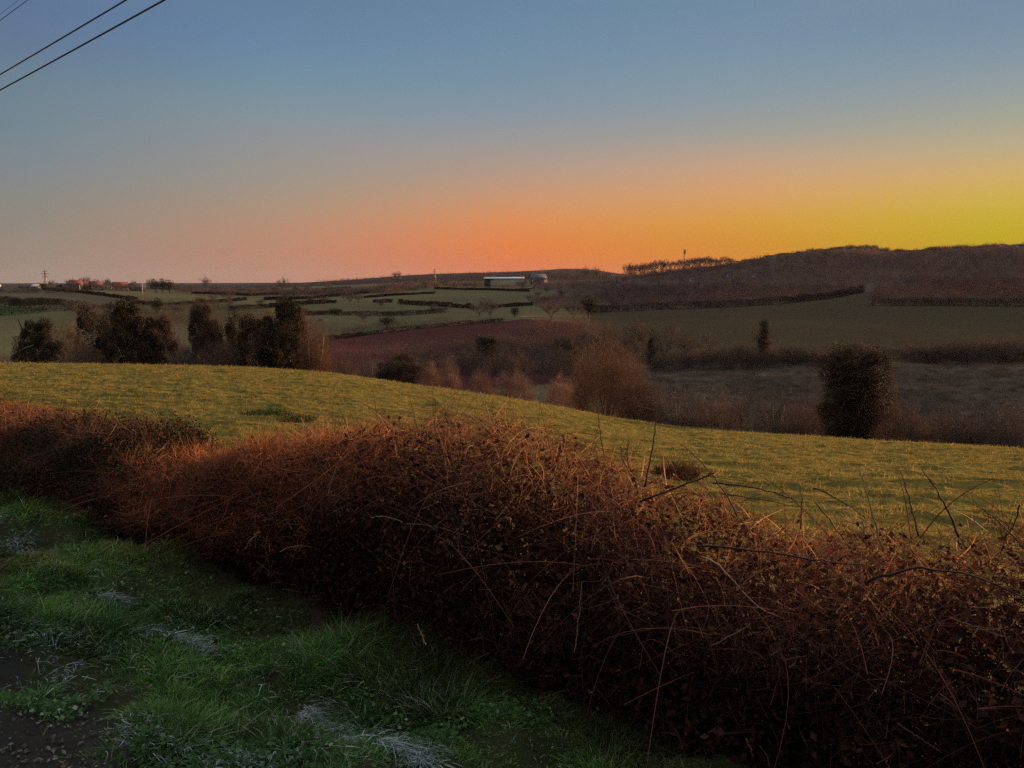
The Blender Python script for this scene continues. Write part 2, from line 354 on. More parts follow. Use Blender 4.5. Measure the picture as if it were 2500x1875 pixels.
# ------------------------------------------------------------------ vegetation materials
M_grass = veg_mat('grass_blades', trans=.45, var=.3, scale=2.0)
M_field = veg_mat('pasture_blades', trans=.35, var=.25, scale=.4)
M_twig = veg_mat('hedge_twigs', trans=.12, var=.4, scale=1.3)
M_leaf = veg_mat('dead_leaves', trans=.14, var=.3, scale=3)
M_frond = veg_mat('bracken_fronds', trans=.5, var=.3, scale=3)
M_bark = veg_mat('bark', var=.3, scale=3)
M_crown = veg_mat('bare_twigs', trans=.1, var=.25, scale=.5, objvar=.18)
M_far = veg_mat('far_twigs', trans=.3, var=.35, scale=.05, objvar=.12)
M_ivy = veg_mat('ivy_leaves', trans=.06, var=.35, scale=.8, rough=.85, objvar=.2)

# ------------------------------------------------------------------ near hedge
topline = [(-500,940),(0,992),(60,1004),(150,1024),(200,1030),(385,1034),(405,1095),(450,1118),(550,1118),(640,1100),(690,1064),(850,1064),(930,1046),(1000,1030),(1150,1038),(1300,1085),(1450,1140),(1550,1185),(1700,1240),(1850,1300),(2000,1330),(2150,1345),(2300,1345),(2500,1325),(3200,1320)]
def hedge_pt(px, off=.55):
    """where the column px meets the hedge's middle line (off = metres behind its foot)"""
    r = ray(px, 1150.); o = HA+HN*off; d = float(np.dot(o, HN)/(r[0]*HN[0]+r[1]*HN[1])*r[1]); return d
ux = []; uz = []
for px, py in topline:
    d = hedge_pt(px) if px < 3300 else 2
    p = unproj(px, py, d); ux.append(float(hu(p[0], p[1]))); uz.append(float(p[2]))
print('hedge u', [round(a, 1) for a in ux]); print('hedge top z', [round(a, 2) for a in uz])
def htop(u_): return np.interp(u_, ux, uz)
def hedge_world(u_, w_): return HA[0]+HU[0]*u_+HN[0]*w_, HA[1]+HU[1]*u_+HN[1]*w_
def hedge_sample(n, u0, u1, shell=.6, wmax=.62, tf=1.0):
    U = rs.uniform(u0, u1, n); a = rs.uniform(0, math.pi, n); q = np.where(rs.rand(n) < shell, rs.uniform(.82, 1.04, n), np.sqrt(rs.rand(n)))
    # rounded box section: superellipse
    c, s = np.cos(a), np.sin(a); e = .55
    W = np.sign(c)*np.abs(c)**e*q; H = np.abs(s)**e*q
    x, y = hedge_world(U, .55+W*wmax*(1+.42*(fbm(U*1.9, H*2.6+3, 3)-.5)*2)); g = ground(x, y)
    tz = htop(U)-.03+(fbm(U*4.1, U*0+2, 3)-.5)*.26-.05*np.abs(W)**2+(rs.rand(n)**6)*.10
    z = g+(tz*tf-g)*H; return U, W, H, np.stack([x, y, z], 1)
UE0, UE1 = -6.0, 9.5
hedge = empty('hedge', (*hedge_world(1.5, .55), -.4), label='long unclipped hedge of tangled reddish brown bramble and bracken along the verge', cat='hedge')
hl = np.array(hedge.location)
# dark bushy evergreen part between columns 150 and 400 handled as its own shrub
def u_at(px): 
    d = hedge_pt(px); p = unproj(px, 1100., d); return float(hu(p[0], p[1]))
ED0, ED1 = u_at(165), u_at(405)
def keep(U): return (U < ED0) | (U > ED1) | (rs.rand(len(U)) < .22)
mb = MB()
PAL_T = [(.23,.07,.038),(.17,.055,.033),(.11,.045,.036),(.31,.12,.06),(.06,.028,.022),(.38,.21,.13)]
WT = [.28,.24,.2,.13,.1,.05]
# fine twig tangle, shade painted in: dark twigs low, brighter ones towards the top
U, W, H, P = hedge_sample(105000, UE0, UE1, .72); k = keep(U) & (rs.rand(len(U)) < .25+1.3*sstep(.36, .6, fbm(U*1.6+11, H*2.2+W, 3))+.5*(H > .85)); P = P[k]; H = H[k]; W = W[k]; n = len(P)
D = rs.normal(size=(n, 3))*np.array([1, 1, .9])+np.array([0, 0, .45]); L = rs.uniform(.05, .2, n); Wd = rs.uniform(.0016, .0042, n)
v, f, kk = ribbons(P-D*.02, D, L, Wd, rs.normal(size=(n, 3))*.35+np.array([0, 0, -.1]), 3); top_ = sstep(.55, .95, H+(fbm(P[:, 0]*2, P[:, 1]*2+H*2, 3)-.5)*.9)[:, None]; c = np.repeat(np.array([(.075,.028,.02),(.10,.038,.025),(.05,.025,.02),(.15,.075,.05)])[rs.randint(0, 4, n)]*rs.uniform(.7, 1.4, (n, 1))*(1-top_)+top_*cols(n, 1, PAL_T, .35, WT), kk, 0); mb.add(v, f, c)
# long arching runners just under the surface
U, W, H, P = hedge_sample(6500, UE0, UE1, .95); k = keep(U) & (rs.rand(len(U)) < .06+.94*H**3); P = P[k]; n = len(P)
D = rs.normal(size=(n, 3))*np.array([1, 1, .35])+np.array([*(HU*0), .25]); L = rs.uniform(.25, .75, n)
v, f, kk = ribbons(P, D, L, rs.uniform(.003, .0065, n), np.stack([rs.normal(size=n)*.25, rs.normal(size=n)*.25, -rs.uniform(.15, .6, n)], 1), 6, .4); mb.add(v, f, cols(n, kk, PAL_T, .3, WT))
# upright stems
n = 3600; U = rs.uniform(UE0, UE1, n); U = U[keep(U)]; n = len(U); w = rs.uniform(.05, 1.05, n); x, y = hedge_world(U, w); g = ground(x, y)
L = (htop(U)-g)*rs.uniform(.55, 1.08, n)*np.clip(1.25-np.abs(w-.55)*1.1, .5, 1); D = rs.normal(size=(n, 3))*.16+np.array([0, 0, 1])
v, f, kk = ribbons(np.stack([x, y, g-.03], 1), D, L, rs.uniform(.004, .009, n), rs.normal(size=(n, 3))*.14, 6, .3); mb.add(v, f, cols(n, kk, [(.05,.026,.02),(.08,.038,.025),(.035,.022,.018),(.15,.08,.05)], .3, [.35,.3,.25,.1]))
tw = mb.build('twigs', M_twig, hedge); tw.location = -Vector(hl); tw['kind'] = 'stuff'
mb = MB()
U, W, H, P = hedge_sample(90000, UE0, UE1, .45, .58, .97); k = keep(U) & (rs.rand(len(U)) < (.35+.65*fbm(U*1.9, H*3, 3))); P = P[k]; n = len(P)
v, f, kk = leaves(P, rs.uniform(.018, .05, n), .2, .55); mb.add(v, f, cols(n, kk, [(.10,.034,.018),(.045,.018,.013),(.16,.06,.026),(.022,.013,.01),(.045,.022,.012)], .35))
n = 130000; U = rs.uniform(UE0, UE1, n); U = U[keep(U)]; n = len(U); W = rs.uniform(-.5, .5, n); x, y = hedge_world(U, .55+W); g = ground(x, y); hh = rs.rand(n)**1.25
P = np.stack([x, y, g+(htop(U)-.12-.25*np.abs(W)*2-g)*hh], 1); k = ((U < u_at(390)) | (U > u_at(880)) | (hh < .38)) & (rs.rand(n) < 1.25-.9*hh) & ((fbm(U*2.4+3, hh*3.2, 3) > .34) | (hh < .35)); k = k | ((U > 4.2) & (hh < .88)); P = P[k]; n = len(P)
v, f, kk = leaves(P, rs.uniform(.03, .062, n), .1, .65); mb.add(v, f, cols(n, kk, [(.045,.016,.011),(.035,.014,.011),(.065,.024,.014),(.02,.014,.01)], .35))  # core leaves coloured near black to stand for the shade inside the hedge
lv = mb.build('dead_leaves', M_leaf, hedge); lv.location = -Vector(hl); lv['kind'] = 'stuff'
# dry bracken fronds on the hedge top, coloured bright for its sunlit edge
mb = MB(); n = 15000; U = rs.uniform(UE0, UE1, n); U = U[keep(U) & (rs.rand(n) < fbm(U*1.3+9, U*0, 3)*1.3)]; n = len(U); w = rs.uniform(.1, 1.05, n); x, y = hedge_world(U, w)
z = htop(U)-rs.uniform(-.02, .16, n)-np.abs(w-.55)**2*.5
D = rs.normal(size=(n, 3))*.6+np.array([0, 0, .55]); L = rs.uniform(.06, .2, n)
v, f, kk = ribbons(np.stack([x, y, z], 1), D, L, rs.uniform(.002, .006, n), rs.normal(size=(n, 3))*.3, 4, .2); mb.add(v, f, cols(n, kk, [(.46,.19,.085),(.34,.13,.06),(.50,.29,.15),(.22,.09,.05)], .3))
BU0, BU1 = u_at(385), u_at(900); n = 60000; U = rs.uniform(BU0, BU1, n); hh = rs.uniform(.3, 1.03, n); W = rs.uniform(-.62, .5, n); k = rs.rand(n) < sstep(.38, .55, fbm(U*2.2+5, hh*2.5, 3)); U, hh, W = U[k], hh[k], W[k]; n = len(U)  # bright orange fronds added to stand for sunlight coming through this stretch
x, y = hedge_world(U, .55+W*(1.05-.35*hh)); g = ground(x, y); D = rs.normal(size=(n, 3))*.7+np.array([0, 0, .4])
v, f, kk = ribbons(np.stack([x, y, g+(htop(U)-g)*hh], 1), D, rs.uniform(.04, .14, n), rs.uniform(.003, .007, n), rs.normal(size=(n, 3))*.4, 3, .2); mb.add(v, f, cols(n, kk, [(.48,.17,.06),(.36,.11,.04),(.55,.27,.12),(.24,.08,.035)], .3))
fr_ = mb.build('dry_lit_fronds', M_frond, hedge); fr_.location = -Vector(hl); fr_['kind'] = 'stuff'
# the dark evergreen shrub grown into the hedge
sh = empty('evergreen_shrub', (*hedge_world((ED0+ED1)/2, .55), -.4), label='blackish green leafy shrub with a flat top, grown into the left of the hedge', cat='shrub'); sl = np.array(sh.location)
mb = MB(); U, W, H, P = hedge_sample(42000, ED0-.25, ED1+.2, .7, .64, 1.0); P = P[(rs.rand(len(U)) < sstep(.3, .5, fbm(U*3, H*3+4, 3))) & (U > ED0-.25+H*.1)]; P = P+rs.normal(size=P.shape)*.03; n = len(P); v, f, kk = leaves(P, rs.uniform(.014, .032, n), .4, .6)
mb.add(v, f, cols(n, kk, [(.012,.015,.007),(.018,.018,.008),(.03,.018,.011),(.008,.01,.006)], .3)); o = mb.build('foliage', M_ivy, sh); o.location = -Vector(sl)
mb = MB(); U, W, H, P = hedge_sample(9000, ED0-.1, ED1+.1, .6, .62); n = len(P); D = rs.normal(size=(n, 3))+np.array([0, 0, .8])
v, f, kk = ribbons(P, D, rs.uniform(.05, .22, n), rs.uniform(.002, .004, n), rs.normal(size=(n, 3))*.3, 3); mb.add(v, f, cols(n, kk, [(.05,.035,.025),(.09,.06,.04)], .3)); o = mb.build('stems', M_twig, sh); o.location = -Vector(sl)

# single canes and saplings that stand clear of the hedge: pixel path, distance behind foot, radius, colour, label
PALE = (.42,.27,.15); DARK = (.06,.035,.028); MID = (.20,.11,.07)
CANES = [
 ([(1212,1062),(1190,1010),(1173,956)], .6, .0034, PALE, 'pale upright bramble cane rising clear above the hump of the hedge'),
 ([(1212,1070),(1130,1005),(1060,985)], .62, .003, PALE, 'pale cane leaning left over the hump of the hedge beside the upright cane'),
 ([(948,1036),(915,1008),(890,985)], .6, .003, PALE, 'short pale forked cane leaning left above the flat hedge top left of the hump'),
 ([(770,1062),(745,1040),(735,1020)], .55, .003, PALE, 'short pale stick standing up at the left end of the middle hedge stretch'),
 ([(1476,1120),(1460,1010),(1452,885)], .75, .0022, MID, 'thin reddish whip standing in front of the round brown tree'),
 ([(1540,1160),(1520,1120),(1517,1090)], .6, .0035, MID, 'short stub of a cane left of the tall sapling'),
 ([(1560,1225),(1720,1165),(1560,1235)][:2]+[(1725,1160)], .3, .004, DARK, 'stiff dark twig pointing up right across the hedge top below the tall sapling'),
 ([(1800,1262),(1740,1160),(1662,1086)], .35, .0036, MID, 'long brown cane leaning left over the field edge right of the tall sapling'),
 ([(1740,1182),(1850,1192),(1950,1226)], .5, .0035, DARK, 'dark cane arching right and down over the hedge beside the leaning brown cane'),
 ([(1760,1205),(1860,1220),(1960,1240)], .55, .0025, DARK, 'thin dark cane lying nearly level under the arching dark cane'),
 ([(1985,1192),(2040,1215),(2110,1262)], .5, .0033, DARK, 'dark cane with a bent tip sloping down right over the field edge'),
 ([(1990,1225),(2040,1290),(2080,1345)], .35, .0035, MID, 'brown cane sloping down right in front of the dark bent cane'),
 ([(1955,1290),(1957,1230),(1953,1182)], .55, .003, MID, 'short upright brown stalk between the leaning cane and the bent cane'),
 ([(2156,1345),(2125,1240),(2101,1146)], .45, .0042, PALE, 'tall pale cane, leftmost of three tall ones standing before the field at right'),
 ([(2243,1308),(2220,1220),(2198,1148)], .55, .004, MID, 'tall ribbed brown cane, middle one of three before the field at right'),
 ([(2338,1312),(2300,1220),(2252,1148)], .55, .0042, DARK, 'tall dark cane leaning left, rightmost of three before the field at right'),
 ([(2118,1335),(2112,1300),(2105,1262)], .5, .005, PALE, 'short thick pale stump of a cane at the foot of the tall pale cane'),
 ([(2500,1338),(2440,1275),(2400,1245)], .5, .0035, MID, 'brown stem leaning left at the right edge of the photo above the hedge'),
 ([(2490,1230),(2470,1290),(2440,1320)], .5, .003, DARK, 'slim dark stem leaning right by the right edge of the photo'),
 ([(2115,1425),(2180,1398),(2260,1391),(2380,1405),(2530,1475)], .02, .006, DARK, 'thick dark bramble runner arching down to the right edge across the hedge front'),
 ([(1700,1332),(1850,1345),(2000,1368),(2110,1378)], .08, .0048, DARK, 'dark runner lying almost level across the hedge face below the three tall canes'),
 ([(1715,1360),(1775,1400),(1830,1462),(1912,1510)], .02, .003, PALE, 'long pale cane sloping down right through the hedge face at right centre'),
 ([(1735,1578),(1785,1552),(1832,1524)], .0, .003, PALE, 'straight pale stick sloping up right low on the hedge face'),
 ([(2320,1508),(2380,1530),(2462,1557)], .0, .003, MID, 'pinkish stick sloping down right in the dark right part of the hedge'),
 ([(2190,1765),(2235,1795),(2300,1838)], -.05, .0028, MID, 'faint stick in the darkest corner low at the right'),
 ([(1822,1805),(1832,1830),(1840,1855)], -.1, .003, MID, 'short stick standing at the dark foot of the hedge beside the last grass'),
 ([(1402,1590),(1412,1520),(1420,1420)], -.03, .0024, PALE, 'straight thin stalk standing at the hedge foot above the long grass'),
 ([(600,1340),(615,1315),(636,1296)], -.05, .004, PALE, 'bent pale stick leaning against the dark hedge foot at left'),
 ([(1040,1575),(1030,1550),(1018,1522)], -.15, .003, PALE, 'pale stick leaning left where the grass meets the hedge foot'),
 ([(905,1265),(870,1262),(938,1262)][:1]+[(940,1262),(985,1275)], .0, .003, PALE, 'pale twig curving level across the dark hollow of the hedge'),
 ([(1145,1240),(1125,1290),(1120,1340),(1150,1380)], .0, .003, MID, 'pale brown stem hanging down through the hedge below the hump'),
]
def smooth_path(pts, n=14):
    pts = np.array(pts, float); t = np.linspace(0, 1, len(pts)); T = np.linspace(0, 1, n)
    if len(pts) > 2:
        q = np.stack([np.polyval(np.polyfit(t, pts[:, i], min(len(pts)-1, 3)), T) for i in range(2)], 1)
    else: q = np.stack([np.interp(T, t, pts[:, i]) for i in range(2)], 1)
    return q
def cane(path, off, rad, c, label, cat='bramble cane', nm='bramble_cane'):
    q = smooth_path(path); mb = MB()
    ds = np.array([hedge_pt(a, off) for a in q[:, 0]]); 
    d0 = ds.mean(); ds = d0+(ds-d0)*.75; rad = rad*.95*d0/3.4+rad*.2
    P = unproj(q[:, 0], q[:, 1], ds)+rs.normal(size=(len(q), 3))*rad*.5; base = P[0].copy(); P = P-base
    tube(mb, P, rad*np.linspace(1, .45, len(P)), 6, c)
    k = 2+np.arange(len(P)-3); n = len(k)*2; kk_ = np.repeat(k, 2)
    D = rs.normal(size=(n, 3)); v, f, s = ribbons(P[kk_], D, np.full(n, rad*4.5), np.full(n, rad*.9), D*0, 1, .05); mb.add(v, f, cols(n, s, [c], .2))
    o = mb.build(nm, M_bark, smooth=True); o.location = base
    tag(o, label, cat, 'single canes standing out of the hedge')
    return o, base, P
for a in CANES: cane(*a)
# tall sapling
sap = empty('sapling', hedge_world(u_at(1590), .6)+(-.35,), label='tall bare thorny sapling with a forked tip, the tallest shoot above the hedge', cat='sapling'); slc = np.array(sap.location)
def px_path(pts, off, rad, c, parent, nm, loc):
    q = smooth_path(pts, 16); d = hedge_pt(q[:, 0].mean(), off); P = unproj(q[:, 0], q[:, 1], np.full(len(q), d)); mb = MB(); P = P+rs.normal(size=P.shape)*rad*.6
    tube(mb, P-loc, rad*np.linspace(1, .4, len(P)), 6, c); return mb.build(nm, M_bark, parent, True), P
_, sp1 = px_path([(1572,1190),(1590,1110),(1600,1040),(1602,964)], .6, .0052, (.12,.07,.05), sap, 'stem', slc)
px_path([(1601,985),(1593,978),(1585,967)], .6, .003, (.2,.12,.08), sap, 'branch', slc)
px_path([(1598,1000),(1578,997),(1562,993)], .6, .0025, (.2,.12,.08), sap, 'branch', slc)
px_path([(1600,975),(1606,970),(1610,962)], .6, .002, (.2,.12,.08), sap, 'branch', slc)

# ------------------------------------------------------------------ verge grass
def verge_pts(n, s0=-3.2, s1=.3):
    # sample in view fan
    px = rs.uniform(-350, 2600, n); py = rs.uniform(1120, 2150, n); r = ray(px, py); k = -(1.7+.2)/r[:, 2]; x = r[:, 0]*k; y = r[:, 1]*k
    s = hs(x, y); m = (s > s0) & (s < s1) & (y < 14); return x[m], y[m], s[m]
GP = [(.085,.215,.042),(.12,.255,.052),(.075,.195,.062),(.16,.235,.05),(.11,.18,.04),(.055,.14,.042)]
x, y, s = verge_pts(46000); cl = fbm(x*2.1, y*2.1, 3); trk = sstep(-1.22, -1.6, s+(fbm(x*2.1, y*2.1, 3)-.5)*.9)
rut = np.exp(-((s-rutline(hu(x, y)))/.10)**2)*(fbm(x*1.6+7, y*1.6+1, 2) > .44)
k = rs.rand(len(x)) < (.6+1.0*sstep(.28, .62, cl))*(1-trk*.93)*(1-.95*rut)*sstep(.35, .0, s); x, y, s, cl = x[k], y[k], s[k], cl[k]
tsz = rs.uniform(.5, 1.25, len(x))*(.45+1.1*sstep(.3, .75, cl)); tone = rs.uniform(.45, 1.6, len(x))*(.5+1.15*sstep(.3, .7, fbm(x*1.9+31, y*1.9+3, 3))); hue = rs.randint(0, 6, len(x)); nb = (9+16*tsz).astype(int)
i = np.repeat(np.arange(len(x)), nb); n = len(i); a = rs.uniform(0, 2*math.pi, n); q = rs.rand(n)**.7; x0, y0, s = x[i], y[i], s[i]; x = x0+np.cos(a)*q*.045*tsz[i]; y = y0+np.sin(a)*q*.045*tsz[i]; z = ground(x, y)
print('verge blades', n)
tall = sstep(.48, .7, fbm(x0*.9+3, y0*.9+8, 3))*sstep(-2.0, -.7, s)
out = np.stack([np.cos(a), np.sin(a), 0*a], 1); lean = (q*rs.uniform(.5, 1.3, n))[:, None]; D = out*lean+rs.normal(size=(n, 3))*.22+np.array([0, 0, 1.])
L = rs.uniform(.022, .07, n)*tsz[i]*(1+1.1*tall); bend = out*lean*.5+np.array([0, 0, -1.])*rs.uniform(.15, .75, (n, 1))+rs.normal(size=(n, 3))*.1
mb = MB(); v, f, kk = ribbons(np.stack([x, y, z-.008], 1), D, L, rs.uniform(.0035, .010, n), bend, 4, .12)
c = np.array(GP)[np.where(rs.rand(n) < .6, hue[i], rs.randint(0, 6, n))]*(tone[i]*rs.uniform(.7, 1.3, n))[:, None]
yel = sstep(.52, .68, fbm(x0*.8+20, y0*.8+4, 3))[:, None]; c = c*(1-yel*.6)+np.array([.16,.145,.025])*yel*.6; st = (rs.rand(n) < .12)[:, None]; c = np.where(st, np.array([.46,.48,.33])*rs.uniform(.6, 1.3, (n, 1)), c)
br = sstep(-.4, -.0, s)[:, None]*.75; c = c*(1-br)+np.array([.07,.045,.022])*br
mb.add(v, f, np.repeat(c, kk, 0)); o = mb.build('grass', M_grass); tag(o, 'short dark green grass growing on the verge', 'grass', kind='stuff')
# broad-leaved weeds in the grass
x, y, s = verge_pts(60000, -1.9, -.1); k = rs.rand(len(x)) < sstep(.48, .6, fbm(x*3+2, y*3, 2)); x, y = x[k], y[k]; n = len(x); P = np.stack([x, y, ground(x, y)+rs.uniform(.01, .06, n)], 1)
mb = MB(); v, f, kk = leaves(P, rs.uniform(.013, .032, n), 1.6, .8); mb.add(v, f, cols(n, kk, [(.075,.18,.045),(.10,.21,.06),(.07,.14,.05),(.36,.42,.30)], .3, [.36,.34,.22,.08])); tag(mb.build('clover', M_grass), 'small round leaved weeds among the verge grass', 'weeds', kind='stuff')
# flattened pale straw in the rut
n0 = 60000; uu = rs.uniform(-1, 9.5, n0); sec = rs.rand(n0) < .38; ss = np.where(sec, -1.42+.1*np.sin(uu*1.9)+rs.normal(size=n0)*.10, rutline(uu)+rs.normal(size=n0)*.065); x, y = hedge_world(uu, ss)
k = rs.rand(n0) < sstep(.46, .62, fbm(x*1.6+7, y*1.6+1, 2))*np.where(sec, .6, 1)+.03; x, y = x[k][:19000], y[k][:19000]; n = len(x)
P = np.stack([x, y, ground(x, y)+rs.uniform(.006, .045, n)], 1); th = rs.normal(size=n)*.9+math.atan2(HU[1], HU[0]); D = np.stack([np.cos(th), np.sin(th), rs.uniform(-.1, .35, n)], 1)
mb = MB(); v, f, kk = ribbons(P, D, rs.uniform(.015, .06, n), rs.uniform(.0025, .006, n), np.stack([rs.normal(size=n)*.6, rs.normal(size=n)*.6, -rs.uniform(0, .4, n)], 1), 4, .3, side=nrm(np.cross(nrm(D), np.array([0, 0, 1.])+rs.normal(size=(n, 3))*.3)))
mb.add(v, f, cols(n, kk, [(.32,.37,.38),(.2,.25,.22),(.44,.5,.5),(.14,.19,.12)], .25)); tag(mb.build('dead_grass', M_leaf), 'pale flattened dead grass lying in the rut', 'dead grass', kind='stuff')
# fallen leaves and stones on the track
x, y, s = verge_pts(26000, -3.1, -.9); k = rs.rand(len(x)) < .12+.4*(s < -1.7); x, y = x[k], y[k]; n = len(x); P = np.stack([x, y, ground(x, y)+.012], 1); mb = MB(); v, f, kk = leaves(P, rs.uniform(.008, .024, n)*rs.uniform(.8, 1.3, n), 1.6, .6)
mb.add(v, f, cols(n, kk, [(.2,.16,.11),(.13,.09,.06),(.09,.07,.05),(.28,.25,.2)], .3)); tag(mb.build('fallen_leaves', M_leaf), 'dry fallen leaves scattered on the bare earth of the road edge', 'fallen leaves', kind='stuff')

# ------------------------------------------------------------------ pasture grass
n = 260000; azr = np.radians(rs.uniform(-42, 42, n)); r = np.exp(rs.uniform(math.log(6.5), math.log(105), n)); x, y = r*np.sin(azr), r*np.cos(azr)
cl = fbm(x*.9, y*1.9, 3); k = (hs(x, y) > 1.0) & (r < np.interp(np.degrees(azr), AZ, LR[1])+10) & (rs.rand(n) < sstep(.3, .75, cl)+.12); x, y, r, cl = x[k], y[k], r[k], cl[k]; n = len(x); z = ground(x, y)
L = rs.uniform(.03, .085, n)*(1+r/50)*(.5+1.4*cl); D = rs.normal(size=(n, 3))*.5+np.array([0, 0, 1.]); bend = rs.normal(size=(n, 3))*.3+np.array([0, 0, -.35])
mb = MB(); v, f, kk = ribbons(np.stack([x, y, z-.01], 1), D, L, .004+r*.00045, bend, 2, .2)
c = np.array([(.31,.24,.065),(.38,.28,.085),(.20,.19,.045),(.50,.38,.17),(.07,.085,.015)])[rs.choice(5, n, p=[.35,.25,.2,.12,.08])]*(1+rs.uniform(-.25, .25, (n, 1)))
mb.add(v, f, np.repeat(c, kk, 0)); tag(mb.build('pasture_grass', M_field), 'short olive yellow grass tufts covering the pasture beyond the hedge', 'grass', kind='stuff')
def clump(px, py, w, h, pal, label, nm, cat, n=900, tw=.006):
    p = hit(px, py)[0]; a = rs.uniform(0, 6.28, n); q = np.sqrt(rs.rand(n)); x = np.cos(a)*q*w/2; y = np.sin(a)*q*w/2
    D = np.stack([x/w*1.5, y/w*1.5, np.ones(n)], 1)+rs.normal(size=(n, 3))*.45; L = h*(1-.5*q)*rs.uniform(.5, 1.1, n)
    mb = MB(); v, f, kk = ribbons(np.stack([x, y, 0*x-.02], 1), D, L, rs.uniform(.5, 1.2, n)*tw, rs.normal(size=(n, 3))*.3, 3, .3); mb.add(v, f, cols(n, kk, pal, .3))
    o = mb.build(nm, M_field); o.location = p; tag(o, label, cat); return o
clump(1652, 1158, .75, .33, [(.10,.05,.03),(.07,.035,.025),(.05,.03,.02)], 'low brown heap of dead stalks in the field just behind the hedge', 'dead_plant_clump', 'dead plants', 1500, .012)
clump(648, 1012, 1.4, .2, [(.03,.07,.02),(.05,.09,.025)], 'small dark green nettle patch in the pasture, the left one of two', 'nettle_patch', 'weeds', 900, .02)
clump(722, 1024, 1.0, .18, [(.03,.07,.02),(.05,.09,.025)], 'small dark green nettle patch in the pasture, the right one of two', 'nettle_patch', 'weeds', 700, .02)

# ------------------------------------------------------------------ trees
def skeleton(seed, H=10., limbs=5, trunk=.16, spread=.55, levels=4, upr=.35, kids=3):
    rg = np.random.RandomState(seed); segs = []; tips = []
    def br(p, d, L, r, lv):
        n = 3; pts = [p]
        for i in range(n):
            d = nrm(d+rg.normal(size=3)*.13+np.array([0, 0, upr*.12])); p = p+d*L/n; pts.append(p)
        segs.append((np.array(pts), np.linspace(r, r*.62, n+1), lv))
        if lv >= levels: tips.append((pts[1], pts[-1], d)); return
        for j in range(kids+(lv == 1)):
            s = pts[-1] if j == 0 else pts[rg.randint(1, n+1)]
            sd = nrm(np.cross(d, rg.normal(size=3))); nd = nrm(d+sd*rg.uniform(.45, .95)+np.array([0, 0, upr*.35]))
            br(s, nd, L*rg.uniform(.58, .78), r*.55, lv+1)
    p = np.zeros(3); top = np.array([rg.normal()*.02*H, rg.normal()*.02*H, trunk*H]); R0 = H*.018
    segs.append((np.array([p-[0, 0, .3], p*.5+top*.5, top]), np.array([R0*1.25, R0, R0*.9]), 0))
    for j in range(limbs):
        a = j*2*math.pi/limbs+rg.uniform(-.4, .4); q = rg.uniform(.5, 1.1)*spread; d = nrm(np.array([math.cos(a)*q, math.sin(a)*q, 1.]))
        br(top*rg.uniform(.65, 1), d, H*(.30+.05*rg.rand()), R0*.55, 1)
    return segs, tips
def bare_proto(seed, H=10., pal=((.12,.09,.075),), tw_n=16, tw=(.5, 1.0), tww=.022, nm='bare', bark=(.11,.09,.07), pale=False, **k):
    segs, tips = skeleton(seed, H, **k); mt = MB(); mc = MB()
    for pts, r, lv in segs:
        if lv <= 2: tube(mt, pts, r, 5 if lv < 2 else 4, np.array(bark)*(1.9 if pale and lv == 0 else 1))
        else:
            d = pts[-1]-pts[0]; v, f, kk = ribbons(pts[:1], d[None], np.array([np.linalg.norm(d)]), np.array([max(r[0]*2, .02)]), np.zeros((1, 3)), 1, .6); mc.add(v, f, np.array(bark)*.9)
    a = np.array([t[0] for t in tips]); b = np.array([t[1] for t in tips]); dd = np.array([t[2] for t in tips]); n = len(a)*tw_n
    i = np.repeat(np.arange(len(a)), tw_n); t = rs.rand(n, 1); P = a[i]*(1-t)+b[i]*t
    D = dd[i]*.8+rs.normal(size=(n, 3))*.75+np.array([0, 0, .25]); L = rs.uniform(*tw, n)*H/10
    v, f, kk = ribbons(P, D, L, rs.uniform(.6, 1.3, n)*tww*H/10, rs.normal(size=(n, 3))*.2, 2, .3); mc.add(v, f, cols(n, kk, pal, .25))
    tm = mt.mesh('trunk', M_bark, True); cm = mc.mesh('crown', M_crown); v = mc.data()[0]
    return dict(trunk=tm, crown=cm, H=float(np.percentile(v[:, 2], 99.3)), W=float(np.percentile(np.hypot(v[:, 0], v[:, 1]), 97)*2))
